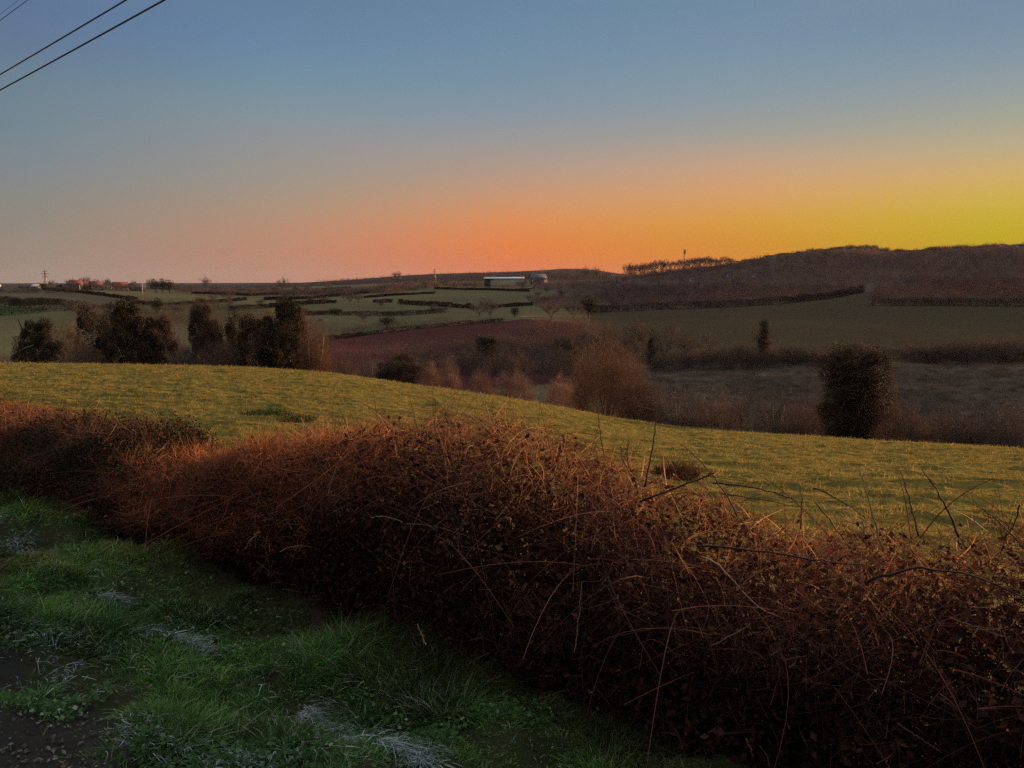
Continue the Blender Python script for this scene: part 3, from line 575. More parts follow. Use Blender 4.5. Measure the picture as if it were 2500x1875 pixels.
def leafy_proto(seed, H=10., pal=((.03,.035,.015),), shape=lambda h: 1., n=17000, leaf=.17, bare=.35, W=6., bpal=((.12,.09,.07),), bark=(.13,.11,.09), stems=3, dens=.5, z0=.14, K=46):
    rg = np.random.RandomState(seed); mt = MB(); mc = MB()
    for j in range(stems):
        a = rg.uniform(0, 6.28); q = np.array([math.cos(a), math.sin(a)]); zz = np.linspace(-.3, H*.9, 7)
        P = np.stack([q[0]*(.15+.11*zz*rg.uniform(.3, 1)*W/6)+rg.normal(size=7)*.08, q[1]*(.15+.11*zz*rg.uniform(.3, 1)*W/6)+rg.normal(size=7)*.08, zz], 1); tube(mt, P, H*.017*np.linspace(1.1, .3, 7), 6, bark)
    cz = rg.uniform(z0, .97, K); ca_ = rg.uniform(0, 6.28, K); cr_ = np.array([shape(h) for h in cz])*W/2*np.sqrt(rg.rand(K))*.85; C = np.stack([np.cos(ca_)*cr_, np.sin(ca_)*cr_, cz*H], 1); CR = rg.uniform(.07, .15, K)*H*.9
    i = rs.randint(0, K, n); d = nrm(rs.normal(size=(n, 3))); q = rs.uniform(.55, 1.05, n)[:, None]; P = C[i]+d*q*CR[i][:, None]*np.array([1, 1, 1.1]); P[:, 2] = np.clip(P[:, 2], H*z0*.4, None)
    m = rs.rand(n) < dens+.9*(np.sin(P[:, 0]*2.1+seed)*np.sin(P[:, 2]*1.7)*np.sin(P[:, 1]*2.3+1)+.25); P = P[m]; n2 = len(P)
    v, f, kk = leaves(P, rs.uniform(.6, 1.3, n2)*leaf, .3, .7); shade = np.array(pal)[rs.choice(len(pal), K)][i[m]]*(1+rs.uniform(-.3, .3, (n2, 1))); mc.add(v, f, np.repeat(shade, kk, 0))
    nb = int(5200*bare); i = rs.randint(0, K, nb); d = nrm(rs.normal(size=(nb, 3))+np.array([0, 0, .7])); P = C[i]+d*CR[i][:, None]*.7
    mb2 = MB(); v, f, kk = ribbons(P, d+rs.normal(size=(nb, 3))*.4, rs.uniform(.5, 1.3, nb)*H/10, rs.uniform(.6, 1.2, nb)*.024*H/10, rs.normal(size=(nb, 3))*.2, 2, .3); mb2.add(v, f, cols(nb, kk, bpal, .25))
    A = mc.data()[0]
    return dict(trunk=mt.mesh('trunk', M_bark, True), crown=mc.mesh('crown', M_ivy), twigs=mb2.mesh('twigs', M_crown), H=float(np.percentile(A[:, 2], 99)), W=float(np.percentile(np.hypot(A[:, 0], A[:, 1]), 97)*2))
def place(pr, px, d, top, wpx, nm, label, cat='tree', group=None, rz=None, base_py=None, minh=.5):
    if base_py is not None: p = hit(px, base_py, 60)[0]
    else: p = at(float(px), float(d))
    dist = p[1]; tz = unproj(px, top, dist)[2]; H = max(tz-p[2], minh); Wm = wpx/FP*dist
    o = empty(nm, p, rs.uniform(0, 6.28) if rz is None else rz, label=label, cat=cat, group=group)
    sx = Wm/pr['W']; sz = H/pr['H']; o.scale = (sx, sx, sz)
    for k in ('trunk', 'crown', 'twigs'):
        if k in pr:
            c = bpy.data.objects.new(k, pr[k]); COL.objects.link(c); c.parent = o
    return o
BR = [(.17,.105,.075),(.13,.085,.065),(.20,.13,.09)]; GR = [(.15,.115,.10),(.12,.095,.085),(.18,.14,.125)]; OR = [(.27,.145,.08),(.22,.115,.07),(.18,.10,.065)]; PK = [(.34,.20,.16),(.28,.16,.13),(.22,.13,.11)]
IV = [(.022,.030,.012),(.032,.036,.014),(.05,.042,.018),(.016,.02,.01)]; BI = [(.065,.048,.028),(.045,.04,.02),(.085,.055,.03)]
def dome_proto(seed, pal, H=10., W=10., n=26000, tww=.03, low=.0, core=.45, bark=(.2,.15,.11), stems=9):
    rg = np.random.RandomState(seed); mt = MB(); mc = MB()
    for j in range(stems):
        a = rg.uniform(0, 6.28); q = rg.uniform(.15, .75)*W/2; c = np.array([math.cos(a)*q, math.sin(a)*q]); zz = np.array([-.3, H*.2, H*.45, H*.7]); t = np.array([.08, .3, .65, .85])
        tube(mt, np.stack([c[0]*t+rg.normal(size=4)*.1, c[1]*t+rg.normal(size=4)*.1, zz*rg.uniform(.8, 1.1)], 1), H*.013*np.array([1.2, 1, .6, .3])*rg.uniform(.6, 1.2), 5, np.array(bark)*rg.uniform(.7, 1.6))
    d = nrm(rs.normal(size=(n, 3))); d[:, 2] = np.abs(d[:, 2]); q = (core+(1-core)*rs.rand(n))**.7
    az = np.arctan2(d[:, 1], d[:, 0]); lump = 1+.11*np.sin(az*3+seed)+.08*np.sin(az*7+d[:, 2]*6+seed*2)+.07*np.sin(d[:, 2]*9+az*2)
    P = d*(q*lump)[:, None]*np.array([W/2*.93, W/2*.93, H*.9]); P[:, 2] += low*H
    D = d*.8+rs.normal(size=(n, 3))*.7+np.array([0, 0, .3]); m = rs.rand(n) < .75+.25*np.sin(P[:, 0]*1.9+seed)*np.sin(P[:, 1]*2.3)+.2*np.sin(P[:, 2]*2.2); P, D = P[m], D[m]; n = len(P)
    v, f, kk = ribbons(P, D, rs.uniform(.35, 1.0, n)*H/10, rs.uniform(.6, 1.3, n)*tww*H/10, rs.normal(size=(n, 3))*.25, 2, .3); mc.add(v, f, cols(n, kk, pal, .3)); A = mc.data()[0]
    return dict(trunk=mt.mesh('trunk', M_bark, True), crown=mc.mesh('crown', M_crown), H=float(np.percentile(A[:, 2], 99.5)), W=float(np.percentile(np.hypot(A[:, 0], A[:, 1]), 97)*2))
oak = [bare_proto(11, pal=BR, levels=4, limbs=6, tw_n=20, trunk=.12), bare_proto(12, pal=GR, levels=4, limbs=5, spread=.7, tw_n=20), bare_proto(13, pal=BR, levels=4, limbs=8, spread=1.0, trunk=.1, tw_n=16, upr=.2)]
rnd = dome_proto(21, OR, W=12, n=46000, tww=.024, bark=(.16,.10,.07)); rndB = dome_proto(27, OR, W=7.5, n=20000, core=.3, bark=(.45,.33,.24))
rnd2 = dome_proto(22, PK, W=11, n=22000, tww=.035, bark=(.3,.22,.17)); rnd3 = dome_proto(23, PK, W=6.5, n=13000, core=.25, bark=(.4,.3,.22))
shrub = [dome_proto(31, GR, W=11, n=21000, tww=.032, core=.15), dome_proto(32, BR, W=11, n=21000, tww=.03, core=.3)]
ivyA = leafy_proto(41, pal=IV+BI+BI, bare=2.6, W=7.5, bpal=BR, n=30000, leaf=.2, dens=.65, z0=.18, shape=lambda h: .55+.6*math.sin(min(h*1.15, 1)*math.pi))
ivyB = leafy_proto(42, pal=BI, bare=3.0, W=7.5, bpal=BR, dens=.5, n=22000, leaf=.19, z0=.16)
ivyC = leafy_proto(43, pal=IV, bare=1.6, W=5.6, shape=lambda h: .2+.9*math.sin(math.pi*(.04+.68*h))**1.3, bpal=BR, dens=.85, z0=.04, n=56000, leaf=.13, K=110)
ivyD = leafy_proto(45, pal=BI, bare=.3, W=4.5, bpal=BR, shape=lambda h: .42 if h < .6 else .2, dens=.8, n=16000, leaf=.15, z0=.05)
def mix(a, b): return dict(trunk=b['trunk'], crown=a['crown'], twigs=b['crown'], H=max(a['H'], b['H']), W=max(a['W'], b['W']))
ivyM = mix(ivyD, oak[0]); ivyA2 = mix(ivyA, oak[0]); ivyA3 = mix(ivyB, oak[2])
conif = leafy_proto(44, pal=[(.02,.035,.018),(.03,.04,.02)], bare=.1, W=5, shape=lambda h: 1.1*(1-h)+.1, dens=.8, n=14000, z0=.06, stems=1)

G1 = 'trees along the far edge of the pasture'
T = [ # proto, px, distance, top py, width px, name, label
 (ivyA2, 92, 106, 784, 120, 'ivy_clad_tree', 'low dark ivy covered tree with pale forked stems at the far left pasture edge'),
 (ivyA3, 235, 108, 752, 150, 'ivy_clad_tree', 'wide dark ivy tree behind the pasture edge, second in the row from the left'),
 (ivyA2, 310, 104, 736, 150, 'ivy_clad_tree', 'tall dark ivy tree with a rounded top, left of the pale gap in the row'),
 (ivyA, 385, 106, 778, 95, 'ivy_clad_tree', 'dark ivy tree on slender pale legs beside the grey gap'),
 (oak[1], 440, 112, 795, 90, 'bare_tree', 'thin grey bare tree seen through the gap between two ivy trees'),
 (ivyA, 495, 106, 748, 88, 'ivy_clad_tree', 'narrow tall dark ivy tree standing just right of the grey gap'),
 (ivyA3, 562, 105, 768, 140, 'ivy_clad_tree', 'brownish ivy tree with many bare twigs, middle of the right hand clump'),
 (ivyA2, 628, 103, 776, 140, 'ivy_clad_tree', 'blackish ivy tree beside the tallest tree of the row'),
 (ivyA2, 700, 101, 732, 150, 'ivy_clad_tree', 'tallest dark ivy tree of the row, its top near the far hedges'),
 (rndB, 765, 99, 792, 115, 'bare_tree', 'orange brown bare tree with pale leaning trunk ending the tall row'),
 (oak[0], 742, 108, 770, 110, 'bare_tree', 'reddish bare tree fringing the tallest ivy tree on its right'),
 (oak[0], 165, 112, 782, 110, 'bare_tree', 'brown bare tree in the gap left of the wide dark ivy tree'),
 (oak[2], 350, 114, 768, 110, 'bare_tree', 'brown bare crown showing between the tall and the slender legged ivy trees'),
 (oak[0], 595, 112, 772, 110, 'bare_tree', 'brown bare crown rising behind the middle of the right hand clump'),
 (oak[0], 665, 110, 765, 110, 'bare_tree', 'brown bare crown just left of the tallest ivy tree'),
 (shrub[1], 195, 100, 838, 100, 'bare_shrub', 'low brown shrub under the wide dark ivy tree'),
 (shrub[0], 445, 100, 842, 90, 'bare_shrub', 'low grey shrub at the foot of the pale gap between ivy trees'),
 (shrub[1], 535, 100, 835, 110, 'bare_shrub', 'low brown shrub right of the narrow ivy tree'),
 (shrub[1], 845, 97, 868, 100, 'bare_shrub', 'brown leafless shrub just right of the tall row of trees'),
 (shrub[0], 905, 95, 862, 90, 'bare_shrub', 'grey leafless shrub between the brown shrub and the dark ivy bush'),
 (ivyB, 965, 92, 872, 105, 'ivy_bush', 'dark ivy bush on the pasture edge left of the pink shrubs'),
 (ivyB, 1010, 92, 880, 90, 'ivy_bush', 'dark greenish ivy bush next to the pink feathery tree'),
 (rnd2, 1050, 89, 885, 80, 'bare_shrub', 'brown twiggy shrub touching the pink feathery tree'),
 (rnd3, 1097, 86, 872, 66, 'bare_tree', 'upright pink feathery bare tree on forked pale stems at the pasture edge'),
 (rnd2, 1172, 86, 900, 75, 'bare_shrub', 'small pink leafless shrub, leftmost of three low pink ones'),
 (rnd2, 1255, 83, 905, 135, 'bare_shrub', 'wide pink leafless shrub, middle of three low pink ones'),
 (rnd2, 1370, 80, 918, 120, 'bare_shrub', 'pink leafless shrub close to the big round tree'),
 (rnd, 1485, 74, 842, 225, 'bare_tree', 'big round russet leafless tree at the middle of the pasture edge'),
 (shrub[1], 1570, 74, 905, 130, 'bare_shrub', 'dull brown shrub against the right side of the big round tree'),
 (shrub[0], 1660, 76, 945, 175, 'bare_shrub', 'grey shrub below the crest right of the big round tree'),
 (shrub[1], 1760, 74, 955, 165, 'bare_shrub', 'grey purple bush on the crest, second right of the big round tree'),
 (oak[1], 1832, 74, 960, 110, 'bare_tree', 'small grey bare tree standing halfway to the black ivy tree'),
 (shrub[0], 1905, 72, 965, 160, 'bare_shrub', 'grey bush near the black ivy tree'),
 (shrub[1], 1980, 70, 970, 140, 'bare_shrub', 'grey twiggy bush touching the left foot of the black ivy tree'),
 (ivyC, 2090, 62, 856, 165, 'ivy_clad_tree', 'black club shaped ivy tree narrowing to its foot, standing alone at right'),
 (shrub[1], 2112, 67, 832, 215, 'bare_tree', 'bare brown crown rising out of the black club shaped ivy tree'),
 (shrub[1], 2215, 60, 985, 160, 'bare_shrub', 'grey bush just right of the black ivy tree'),
 (oak[1], 2262, 62, 985, 110, 'bare_tree', 'small bare tree with a bent spike left of the far right bushes'),
 (shrub[1], 2330, 58, 995, 165, 'bare_shrub', 'dull brown bush, middle one between the black ivy tree and the right edge'),
 (shrub[0], 2405, 56, 990, 165, 'bare_shrub', 'grey bush next to last before the right edge'),
 (shrub[0], 2490, 54, 985, 170, 'bare_shrub', 'grey bush cut by the right edge below the pale meadow'),
]
for pr, px, d, top, w, nm, lb in T: place(pr, px, d, top, w, nm, lb, 'shrub' if 'shrub' in nm or 'bush' in nm else 'tree', G1)
# a few extra stems: the leaning dead trunk
mb = MB(); p0 = at(62., 112.); q = unproj(np.array([62, 58, 54, 44]), np.array([880, 830, 800, 778]), np.array([112, 112, 112, 112])); tube(mb, np.vstack([p0, q[1:]])-p0, [.25, .2, .15, .08], 7, (.06,.045,.035)); o = mb.build('dead_tree', M_bark, smooth=True); o.location = p0
tag(o, 'dark leaning dead tree rising above the low ivy tree at far left', 'tree')
mb = MB(); q = unproj(np.array([47, 62, 83]), np.array([857, 849, 842]), np.full(3, 103.)); tube(mb, q-q[0], [.07, .06, .03], 6, (.3,.26,.22)); o = mb.build('fallen_branch', M_bark); o.location = q[0]
tag(o, 'pale broken branch sticking out left of the low ivy tree', 'branch')
G2 = 'trees on the valley floor'
T = [
 (ivyC, 1190, 215, 822, 58, 'dark_tree', 'narrow black green tree standing in the brown valley thicket'),
 (oak[1], 1330, 200, 842, 110, 'bare_tree', 'grey bare tree in the thicket right of the narrow dark tree'),
 (oak[0], 1400, 205, 822, 120, 'bare_tree', 'brown bare tree behind the left shoulder of the big round tree'),
 (oak[2], 1240, 235, 812, 120, 'bare_tree', 'spreading bare tree high in the brown thicket'),
 (oak[0], 1130, 225, 830, 110, 'bare_tree', 'brown bare tree left of the narrow dark tree'),
 (oak[2], 1485, 232, 785, 100, 'bare_tree', 'bare tree with dark boughs, first of four before the hillside field'),
 (oak[0], 1548, 228, 785, 100, 'bare_tree', 'upright bare tree with one thick limb, second of four before the hillside field'),
 (oak[2], 1622, 222, 778, 120, 'bare_tree', 'widest bare brown tree, third of four before the hillside field'),
 (oak[1], 1733, 222, 806, 72, 'bare_tree', 'slim bare tree alone before the hillside field'),
 (ivyM, 1866, 220, 782, 84, 'bare_tree', 'forked tree with an ivy clad trunk alone before the hillside field'),
 (oak[1], 1440, 240, 800, 90, 'bare_tree', 'faint grey bare tree left of the four before the hillside field'),
 (oak[0], 1680, 226, 822, 90, 'bare_tree', 'low bare tree between the widest one and the slim one'),
 (oak[2], 1080, 205, 850, 110, 'bare_tree', 'bare brown tree above the dark ivy bushes of the pasture edge'),
 (oak[0], 1290, 212, 830, 120, 'bare_tree', 'bare tree just right of the narrow black green tree'),
 (oak[2], 1365, 180, 868, 130, 'bare_tree', 'broad grey tree low behind the wide pink shrub'),
 (oak[1], 1020, 190, 872, 100, 'bare_tree', 'faint grey tree over the dark ivy bushes'),
 (oak[0], 1525, 214, 818, 110, 'bare_tree', 'brown tree at the right shoulder of the big round russet tree'),
 (ivyM, 1590, 218, 826, 60, 'dark_tree', 'small dark tree between two bare trees before the hillside field'),
 (oak[2], 1800, 216, 838, 100, 'bare_tree', 'low bare tree between the slim one and the forked ivy clad one'),
 (oak[0], 1945, 214, 842, 110, 'bare_tree', 'low brown bare tree left of the black club shaped tree top'),
 (oak[2], 2230, 216, 842, 130, 'bare_tree', 'spreading bare tree, leftmost in front of the dark valley copse at right'),
 (oak[0], 2330, 214, 834, 120, 'bare_tree', 'bare tree in the middle of the dark valley copse at right'),
 (oak[2], 2430, 212, 826, 140, 'bare_tree', 'large bare tree in the dark valley copse near the right edge'),
 (shrub[1], 2000, 212, 858, 80, 'bare_shrub', 'dark brown bush on the scrub belt left of the black club shaped tree'),
 (oak[1], 2150, 222, 838, 100, 'bare_tree', 'pale bare crown right of the black ivy tree before the dark copse'),
]
for pr, px, d, top, w, nm, lb in T: place(pr, px, d, top, w, nm, lb, 'tree', G2)
rk2 = np.random.RandomState(17)
for q in range(26):
    px = 1060+q*17+rk2.uniform(-6, 6); dd = rk2.uniform(165, 245); b = np.interp(px, [1060,1250,1450,1500], [868,842,812,812]); place(oak[int(rk2.randint(3))], px, dd, b+rk2.uniform(-8, 22), rk2.uniform(70, 115), 'bare_tree', 'crowded leafless tree of the brown valley wood behind the pink shrubs', 'tree', 'crowded trees of the brown valley wood')
for q in range(16):
    px = 2130+q*27+rk2.uniform(-8, 8); dd = rk2.uniform(196, 222); b = np.interp(px, [2130,2250,2560], [850,842,824]); place(oak[int(rk2.randint(3))], px, dd, b+rk2.uniform(-6, 14), rk2.uniform(80, 120), 'bare_tree', 'crowded leafless tree of the dark copse right of the black ivy tree', 'tree', 'crowded trees of the dark copse at right')
# far trees: cheap prototypes
def far_proto(seed, pal, n=420, H=10., W=8., low=.25, tw=.16, L=(.8, 1.9)):
    rg = np.random.RandomState(seed); mt = MB(); tube(mt, [(0, 0, -.3), (.1, 0, H*.25), (0, .1, H*.6)], [.3, .24, .1], 5, np.array(pal[0])*.8)
    for j in range(6):
        a = j*1.05; tube(mt, [(0, 0, H*.25), (math.cos(a)*W*.18, math.sin(a)*W*.18, H*.5), (math.cos(a)*W*.3, math.sin(a)*W*.3, H*.78)], [.14, .1, .04], 4, np.array(pal[0])*.8)
    P = nrm(rg.normal(size=(n, 3)))*(rg.rand(n, 1)**.5); D = P*1.2+rg.normal(size=(n, 3))*.5+np.array([0, 0, .3]); bl = 1+.35*np.sin(P[:, :1]*5+seed)*np.sin(P[:, 2:]*6+seed)
    P = P*bl*np.array([W/2*.85, W/2*.85, H*(1-low)/2*.85])+np.array([0, 0, H*(1+low)/2*.97]); v, f, kk = ribbons(P, D, rg.uniform(*L, n), np.full(n, tw), rg.normal(size=(n, 3))*.2, 2, .3)
    mc = MB(); mc.add(v, f, cols(n, kk, pal, .3)); A = mc.data()[0]
    return dict(trunk=mt.mesh('trunk', M_bark), crown=mc.mesh('crown', M_far), H=float(np.percentile(A[:, 2], 99)), W=float(np.percentile(np.hypot(A[:, 0], A[:, 1]), 97)*2))
FB = [(.19,.12,.09),(.15,.10,.085),(.23,.14,.10)]; FG = [(.15,.125,.105),(.12,.10,.095)]; FE = [(.03,.035,.02),(.045,.045,.022)]
fa = [bare_proto(61, pal=FB, levels=4, limbs=7, tw_n=14, tww=.05, spread=.9, upr=.15, trunk=.14), bare_proto(62, pal=FG, levels=4, limbs=6, tw_n=14, tww=.05, spread=1.1, upr=.1, trunk=.16), bare_proto(63, pal=FB, levels=4, limbs=5, tw_n=12, tww=.05, spread=.6, trunk=.2)]; fe = far_proto(54, FE, 900, W=8, low=.05, tw=.4, L=(.4, .8)); fsh = far_proto(55, FB, 700, W=12, low=.0, tw=.2)
T = [
 (fa[2], 503, 715, 676, 30, 'bare_tree', 'lone bare tree on the ridge skyline right of the village'),
 (fa[1], 695, 722, 678, 42, 'bare_tree', 'flat topped bare tree on the skyline above the tallest ivy tree'),
 (fa[0], 672, 722, 696, 30, 'bare_tree', 'small bare tree left of the flat topped skyline tree'),
 (fa[0], 725, 722, 694, 30, 'bare_tree', 'small bare tree right of the flat topped skyline tree'),
 (fa[0], 970, 690, 662, 26, 'bare_tree', 'lone bare tree breaking the distant wooded skyline left of the pylon'),
 (fa[0], 560, 735, 704, 36, 'bare_tree', 'bare tree in the hedge between the village ridge and the skyline trees'),
 (fa[1], 855, 742, 712, 46, 'bare_tree', 'brown bare tree standing in the dark field hedge'),
 (fa[0], 875, 738, 716, 36, 'bare_tree', 'smaller brown tree beside the one in the dark field hedge'),
 (fa[1], 1170, 772, 738, 70, 'bare_tree', 'wide brown bare tree above the pale track'),
 (fa[0], 1197, 777, 728, 64, 'bare_tree', 'bare tree with a stout dark trunk beside the pale track'),
 (fe, 1257, 775, 748, 24, 'dark_bush', 'small dark conical bush above the pale track'),
 (fe, 1437, 778, 722, 54, 'dark_tree', 'dark round tree at the left tip of the long wood'),
 (fa[0], 1400, 780, 738, 60, 'bare_tree', 'brown tree left of the dark round tree'),
 (fa[2], 1345, 782, 740, 70, 'bare_tree', 'broad brown tree in the thicket left of the dark round tree'),
 (fe, 945, 800, 772, 48, 'dark_bush', 'dark shrub on the slope below the long hedge'),
 (fe, 820, 770, 752, 40, 'dark_bush', 'greyish shrub on the slope left of the long hedge end'),
 (fe, 490, 748, 726, 28, 'dark_bush', 'round dark shrub in the field above the ivy trees'),
 (fa[0], 220, 775, 735, 50, 'bare_tree', 'rounded brown tree beyond the gap left of the ivy trees'),
 (fe, 384, 765, 728, 30, 'dark_tree', 'dark upright tree in the field behind the ivy trees'),
 (fa[1], 425, 772, 742, 56, 'bare_tree', 'domed grey tree in the field behind the grey gap'),
 (fa[1], 270, 765, 735, 34, 'bare_tree', 'thin grey tree between the domed brown tree and the ivy trees'),
 (fa[2], 1160, 705, 688, 30, 'bare_tree', 'bare tree below the left end of the long hall'),
 (fa[2], 1275, 712, 682, 44, 'bare_tree', 'brown tree before the right end of the long hall'),
 (fe, 1228, 704, 680, 18, 'dark_bush', 'dark bush hiding a piece of the long hall wall'),
 (fa[1], 1305, 710, 676, 36, 'bare_tree', 'brown tree at the right corner of the long hall'),
 (fa[0], 1085, 704, 682, 30, 'bare_tree', 'reddish tree at the left of the long hall'),
 (fa[0], 1040, 704, 684, 40, 'bare_tree', 'reddish tree behind the upper field below the pylon'),
]
for pr, px, by, top, w, nm, lb in T: place(pr, px, None, top, w, nm, lb, 'tree' if 'tree' in nm else 'bush', 'trees in the far fields', base_py=by)
rk3 = np.random.RandomState(23)
for q in range(34):
    px, by = [(430,712),(470,716),(530,716),(590,720),(620,726),(640,716),(745,716),(770,724),(800,714),(835,722),(905,722),(935,716),(960,706),(1000,704),(1025,705),(1060,705),(1110,706),(1140,706),(1340,716),(1370,726),(1310,730),(1330,744),(1290,738),(760,742),(795,746),(930,752),(1000,776),(1060,764),(890,786),(780,792),(735,770),(640,750),(560,752),(520,742)][q]
    hh = rk3.uniform(13, 26); place(fa[int(rk3.randint(3))], px+rk3.uniform(-5, 5), None, by-hh, hh*rk3.uniform(1.1, 1.7), 'bare_tree', 'small bare tree among the scattered trees and hedges of the far fields', 'tree', 'small scattered trees of the far fields', base_py=by)
# village trees on the ridge
for px, by, top, w, pr, lb in [(84,711,694,26,fa[1],'round bare tree at the left end of the village ridge'),(135,712,684,26,fa[1],'domed pale bare tree right of the village pylon'),(178,712,680,24,fa[0],'bare tree against the left gable of the largest red house'),(217,711,674,24,fa[0],'bare tree above the gap between the two red houses'),(240,711,681,30,fa[1],'domed bare tree behind the small red house'),(270,711,679,24,fa[1],'round bare tree behind the grey gable'),(331,712,684,18,fa[0],'round bare tree right of the long red barn'),(372,713,679,22,fa[2],'bare tree left of the black conifers'),
  (385,714,682,24,fe,'black conifer, left of three on the ridge'),(402,714,681,22,fe,'black conifer, middle of three on the ridge'),(419,715,683,24,fe,'black conifer, right of three on the ridge'),(110,713,692,30,fe,'low dark tree under the village pylon'),(160,713,694,34,fe,'dark blue green tree left of the largest red house')]:
    place(pr, px, 735., top, w, 'village_tree', lb, 'tree', 'trees among the village houses')
# skyline row of bare trees at the top of the right hand wood
rk = np.random.RandomState(3); xs = 1526.
while xs < 1815:
    k = int(rk.randint(3)); skb = np.interp(xs, [1520,1600,1700,1800], [671,661,655,647]); hh = rk.uniform(20, 33)*(1 if xs < 1780 else .6)
    if xs < 1545: hh = 29
    place(fa[k], xs, rk.uniform(1120, 1260), skb-hh+3, rk.uniform(18, 32), 'skyline_tree', 'bare tree on the skyline ridge left of the wooded hill against the orange sky', 'tree', 'bare trees along the orange skyline')
    xs += rk.uniform(6, 12)
xs = 1812.
while xs < 2560:
    skb = np.interp(xs, [1800,1870,1960,2060,2130,2180,2260,2350,2500,2560], [647,634,621,609,608,619,612,606,603,602]); k = int(rk.randint(2)); hh = rk.uniform(5, 13); dd = np.interp(xs, [1800,2060,2500], [1180,1070,985])
    place(shrub[k], xs, dd, skb-hh, rk.uniform(18, 36), 'hilltop_tree', 'bare tree on the crest of the wooded hill at right against the yellow sky', 'tree', 'bare trees along the crest of the wooded hill'); xs += rk.uniform(7, 15)
for xs, tp, w, lb in [(1428,650,26,'rounded bare tree on the skyline hump left of the notch'),(1452,652,30,'bare tree with an open crown beside the skyline notch')]: place(fa[1], xs, 1500, tp, w, 'skyline_tree', lb, 'tree')

# ------------------------------------------------------------------ woods that read as one mass
def scatter_poly(poly, n, dmin=60):
    p = np.array(poly, float); lo, hi = p.min(0), p.max(0); out = []
    x = rs.uniform(lo[0], hi[0], n*3); y = rs.uniform(lo[1], hi[1], n*3); m = inpoly(x, y, poly); x, y = x[m][:n], y[m][:n]
    h = hit(x, y, dmin); return h[~np.isnan(h[:, 0])]
def mass(nm, poly, n, Hm, Wm, pal, label, cat, per=70, dmin=60, kx=1.0, up=.5):
    C = scatter_poly(poly, n, dmin); m = len(C); i = np.repeat(np.arange(m), per); k = len(i); sz = rs.uniform(.7, 1.25, m)[i][:, None]
    d = nrm(rs.normal(size=(k, 3))); d[:, 2] = np.abs(d[:, 2])*1.0; q = rs.rand(k, 1)**.4; P = C[i]+d*q*sz*np.array([Wm/2, Wm/2, Hm*.9]); dist = C[i, 1]
    pxm = dist/803.; W = np.clip(pxm*.22, .02, .5)*kx; L = np.clip(pxm*1.3, .4, 1.8)*rs.uniform(.6, 1.3, k)
    v, f, kk = ribbons(P, d*.6+rs.normal(size=(k, 3))*.6+np.array([0, 0, up]), L, W, rs.normal(size=(k, 3))*.2, 1, .35)
    cc = np.array(pal)[rs.randint(0, len(pal), m)][i]*(1+rs.uniform(-.25, .25, (k, 1))); mb = MB(); mb.add(v, f, np.repeat(cc, kk, 0))
    return tag(mb.build(nm, M_far), label, cat, kind='stuff')
WD = [(.24,.125,.11),(.19,.10,.09),(.27,.155,.115),(.13,.075,.07)]; WDk = [(.11,.055,.052),(.13,.068,.06),(.085,.05,.048)]; WG = [(.15,.13,.09),(.17,.14,.10),(.13,.105,.085)]
mass('wood', [(1500,672),(1600,664),(1800,650),(1870,634),(1960,622),(2060,612),(2130,612),(2180,624),(2260,616),(2360,610),(2520,606),(2700,604),(2700,690),(2300,700),(2000,690),(1800,700),(1500,690)], 2600, 8, 8, WD, 'purple brown leafless wood covering the upper slope of the right hand hill', 'wood', 60)
mass('wood', [(1500,700),(1800,702),(1950,700),(2100,695),(2100,712),(1900,737),(1700,748),(1480,752),(1440,742)], 1100, 6, 7, WDk+WD, 'dark leafless belt of wood along the top of the hillside field', 'wood', 70)
mass('wood', [(2120,712),(2220,690),(2700,690),(2700,742),(2130,742)], 900, 7, 7, WDk, 'dark brown copse above the right end of the hillside field', 'wood', 80)
mass('thicket', [(1290,690),(1500,688),(1540,700),(1480,735),(1340,760),(1290,740),(1400,712),(1300,706)], 420, 5, 7, WG+WD, 'olive and brown scrub below the orange skyline notch', 'thicket', 60)
mass('thicket', [(930,694),(1070,690),(1190,694),(1290,694),(1290,702),(1060,703),(990,712),(940,722),(900,712)], 420, 5.5, 7, [(.19,.11,.08),(.15,.095,.075),(.11,.085,.06)], 'reddish brown thicket along the top of the upper field', 'thicket', 60)
mass('thicket', [(660,872),(800,876),(950,870),(1080,852),(1200,832),(1300,800),(1450,790),(1470,850),(1440,920),(1250,910),(1000,900),(900,880),(700,880)], 1100, 5.5, 5.5, [(.19,.105,.085),(.17,.10,.09),(.21,.12,.085),(.10,.075,.07)], 'brown and purple leafless thicket filling the valley behind the pasture', 'thicket', 90)
mass('thicket', [(1000,880),(1250,865),(1450,870),(1470,950),(1300,960),(1000,920)], 380, 6, 6, [(.09,.065,.06),(.075,.06,.058)], 'dark thicket low in the valley behind the pink shrubs', 'thicket', 90)
mass('thicket', [(590,770),(700,790),(830,800),(1000,795),(1110,785),(1100,792),(900,812),(820,825),(720,828),(600,800)], 280, 3.5, 6, [(.13,.10,.09),(.10,.09,.07)], 'grey scrub on the slope above the pale track', 'thicket', 70)
mass('thicket', [(150,745),(300,742),(480,738),(560,745),(660,760),(640,800),(450,810),(300,800),(180,780)], 700, 4, 6, [(.14,.10,.07),(.10,.085,.06),(.16,.125,.09)], 'brown scrub in the fields behind the row of ivy trees', 'thicket', 60)
mass('thicket', [(430,708),(560,708),(760,712),(930,706),(940,715),(800,722),(560,722),(430,714)], 620, 4.5, 9, [(.13,.09,.09),(.10,.08,.085)], 'purplish hedges and copses below the far blue skyline', 'thicket', 50)
mass('thicket', [(1440,830),(1520,850),(1700,862),(1900,862),(2060,868),(2000,882),(1700,882),(1440,905)], 260, 4, 5, [(.15,.105,.08),(.12,.09,.07)], 'brown brush around the feet of the bare trees before the hillside field', 'thicket', 80)
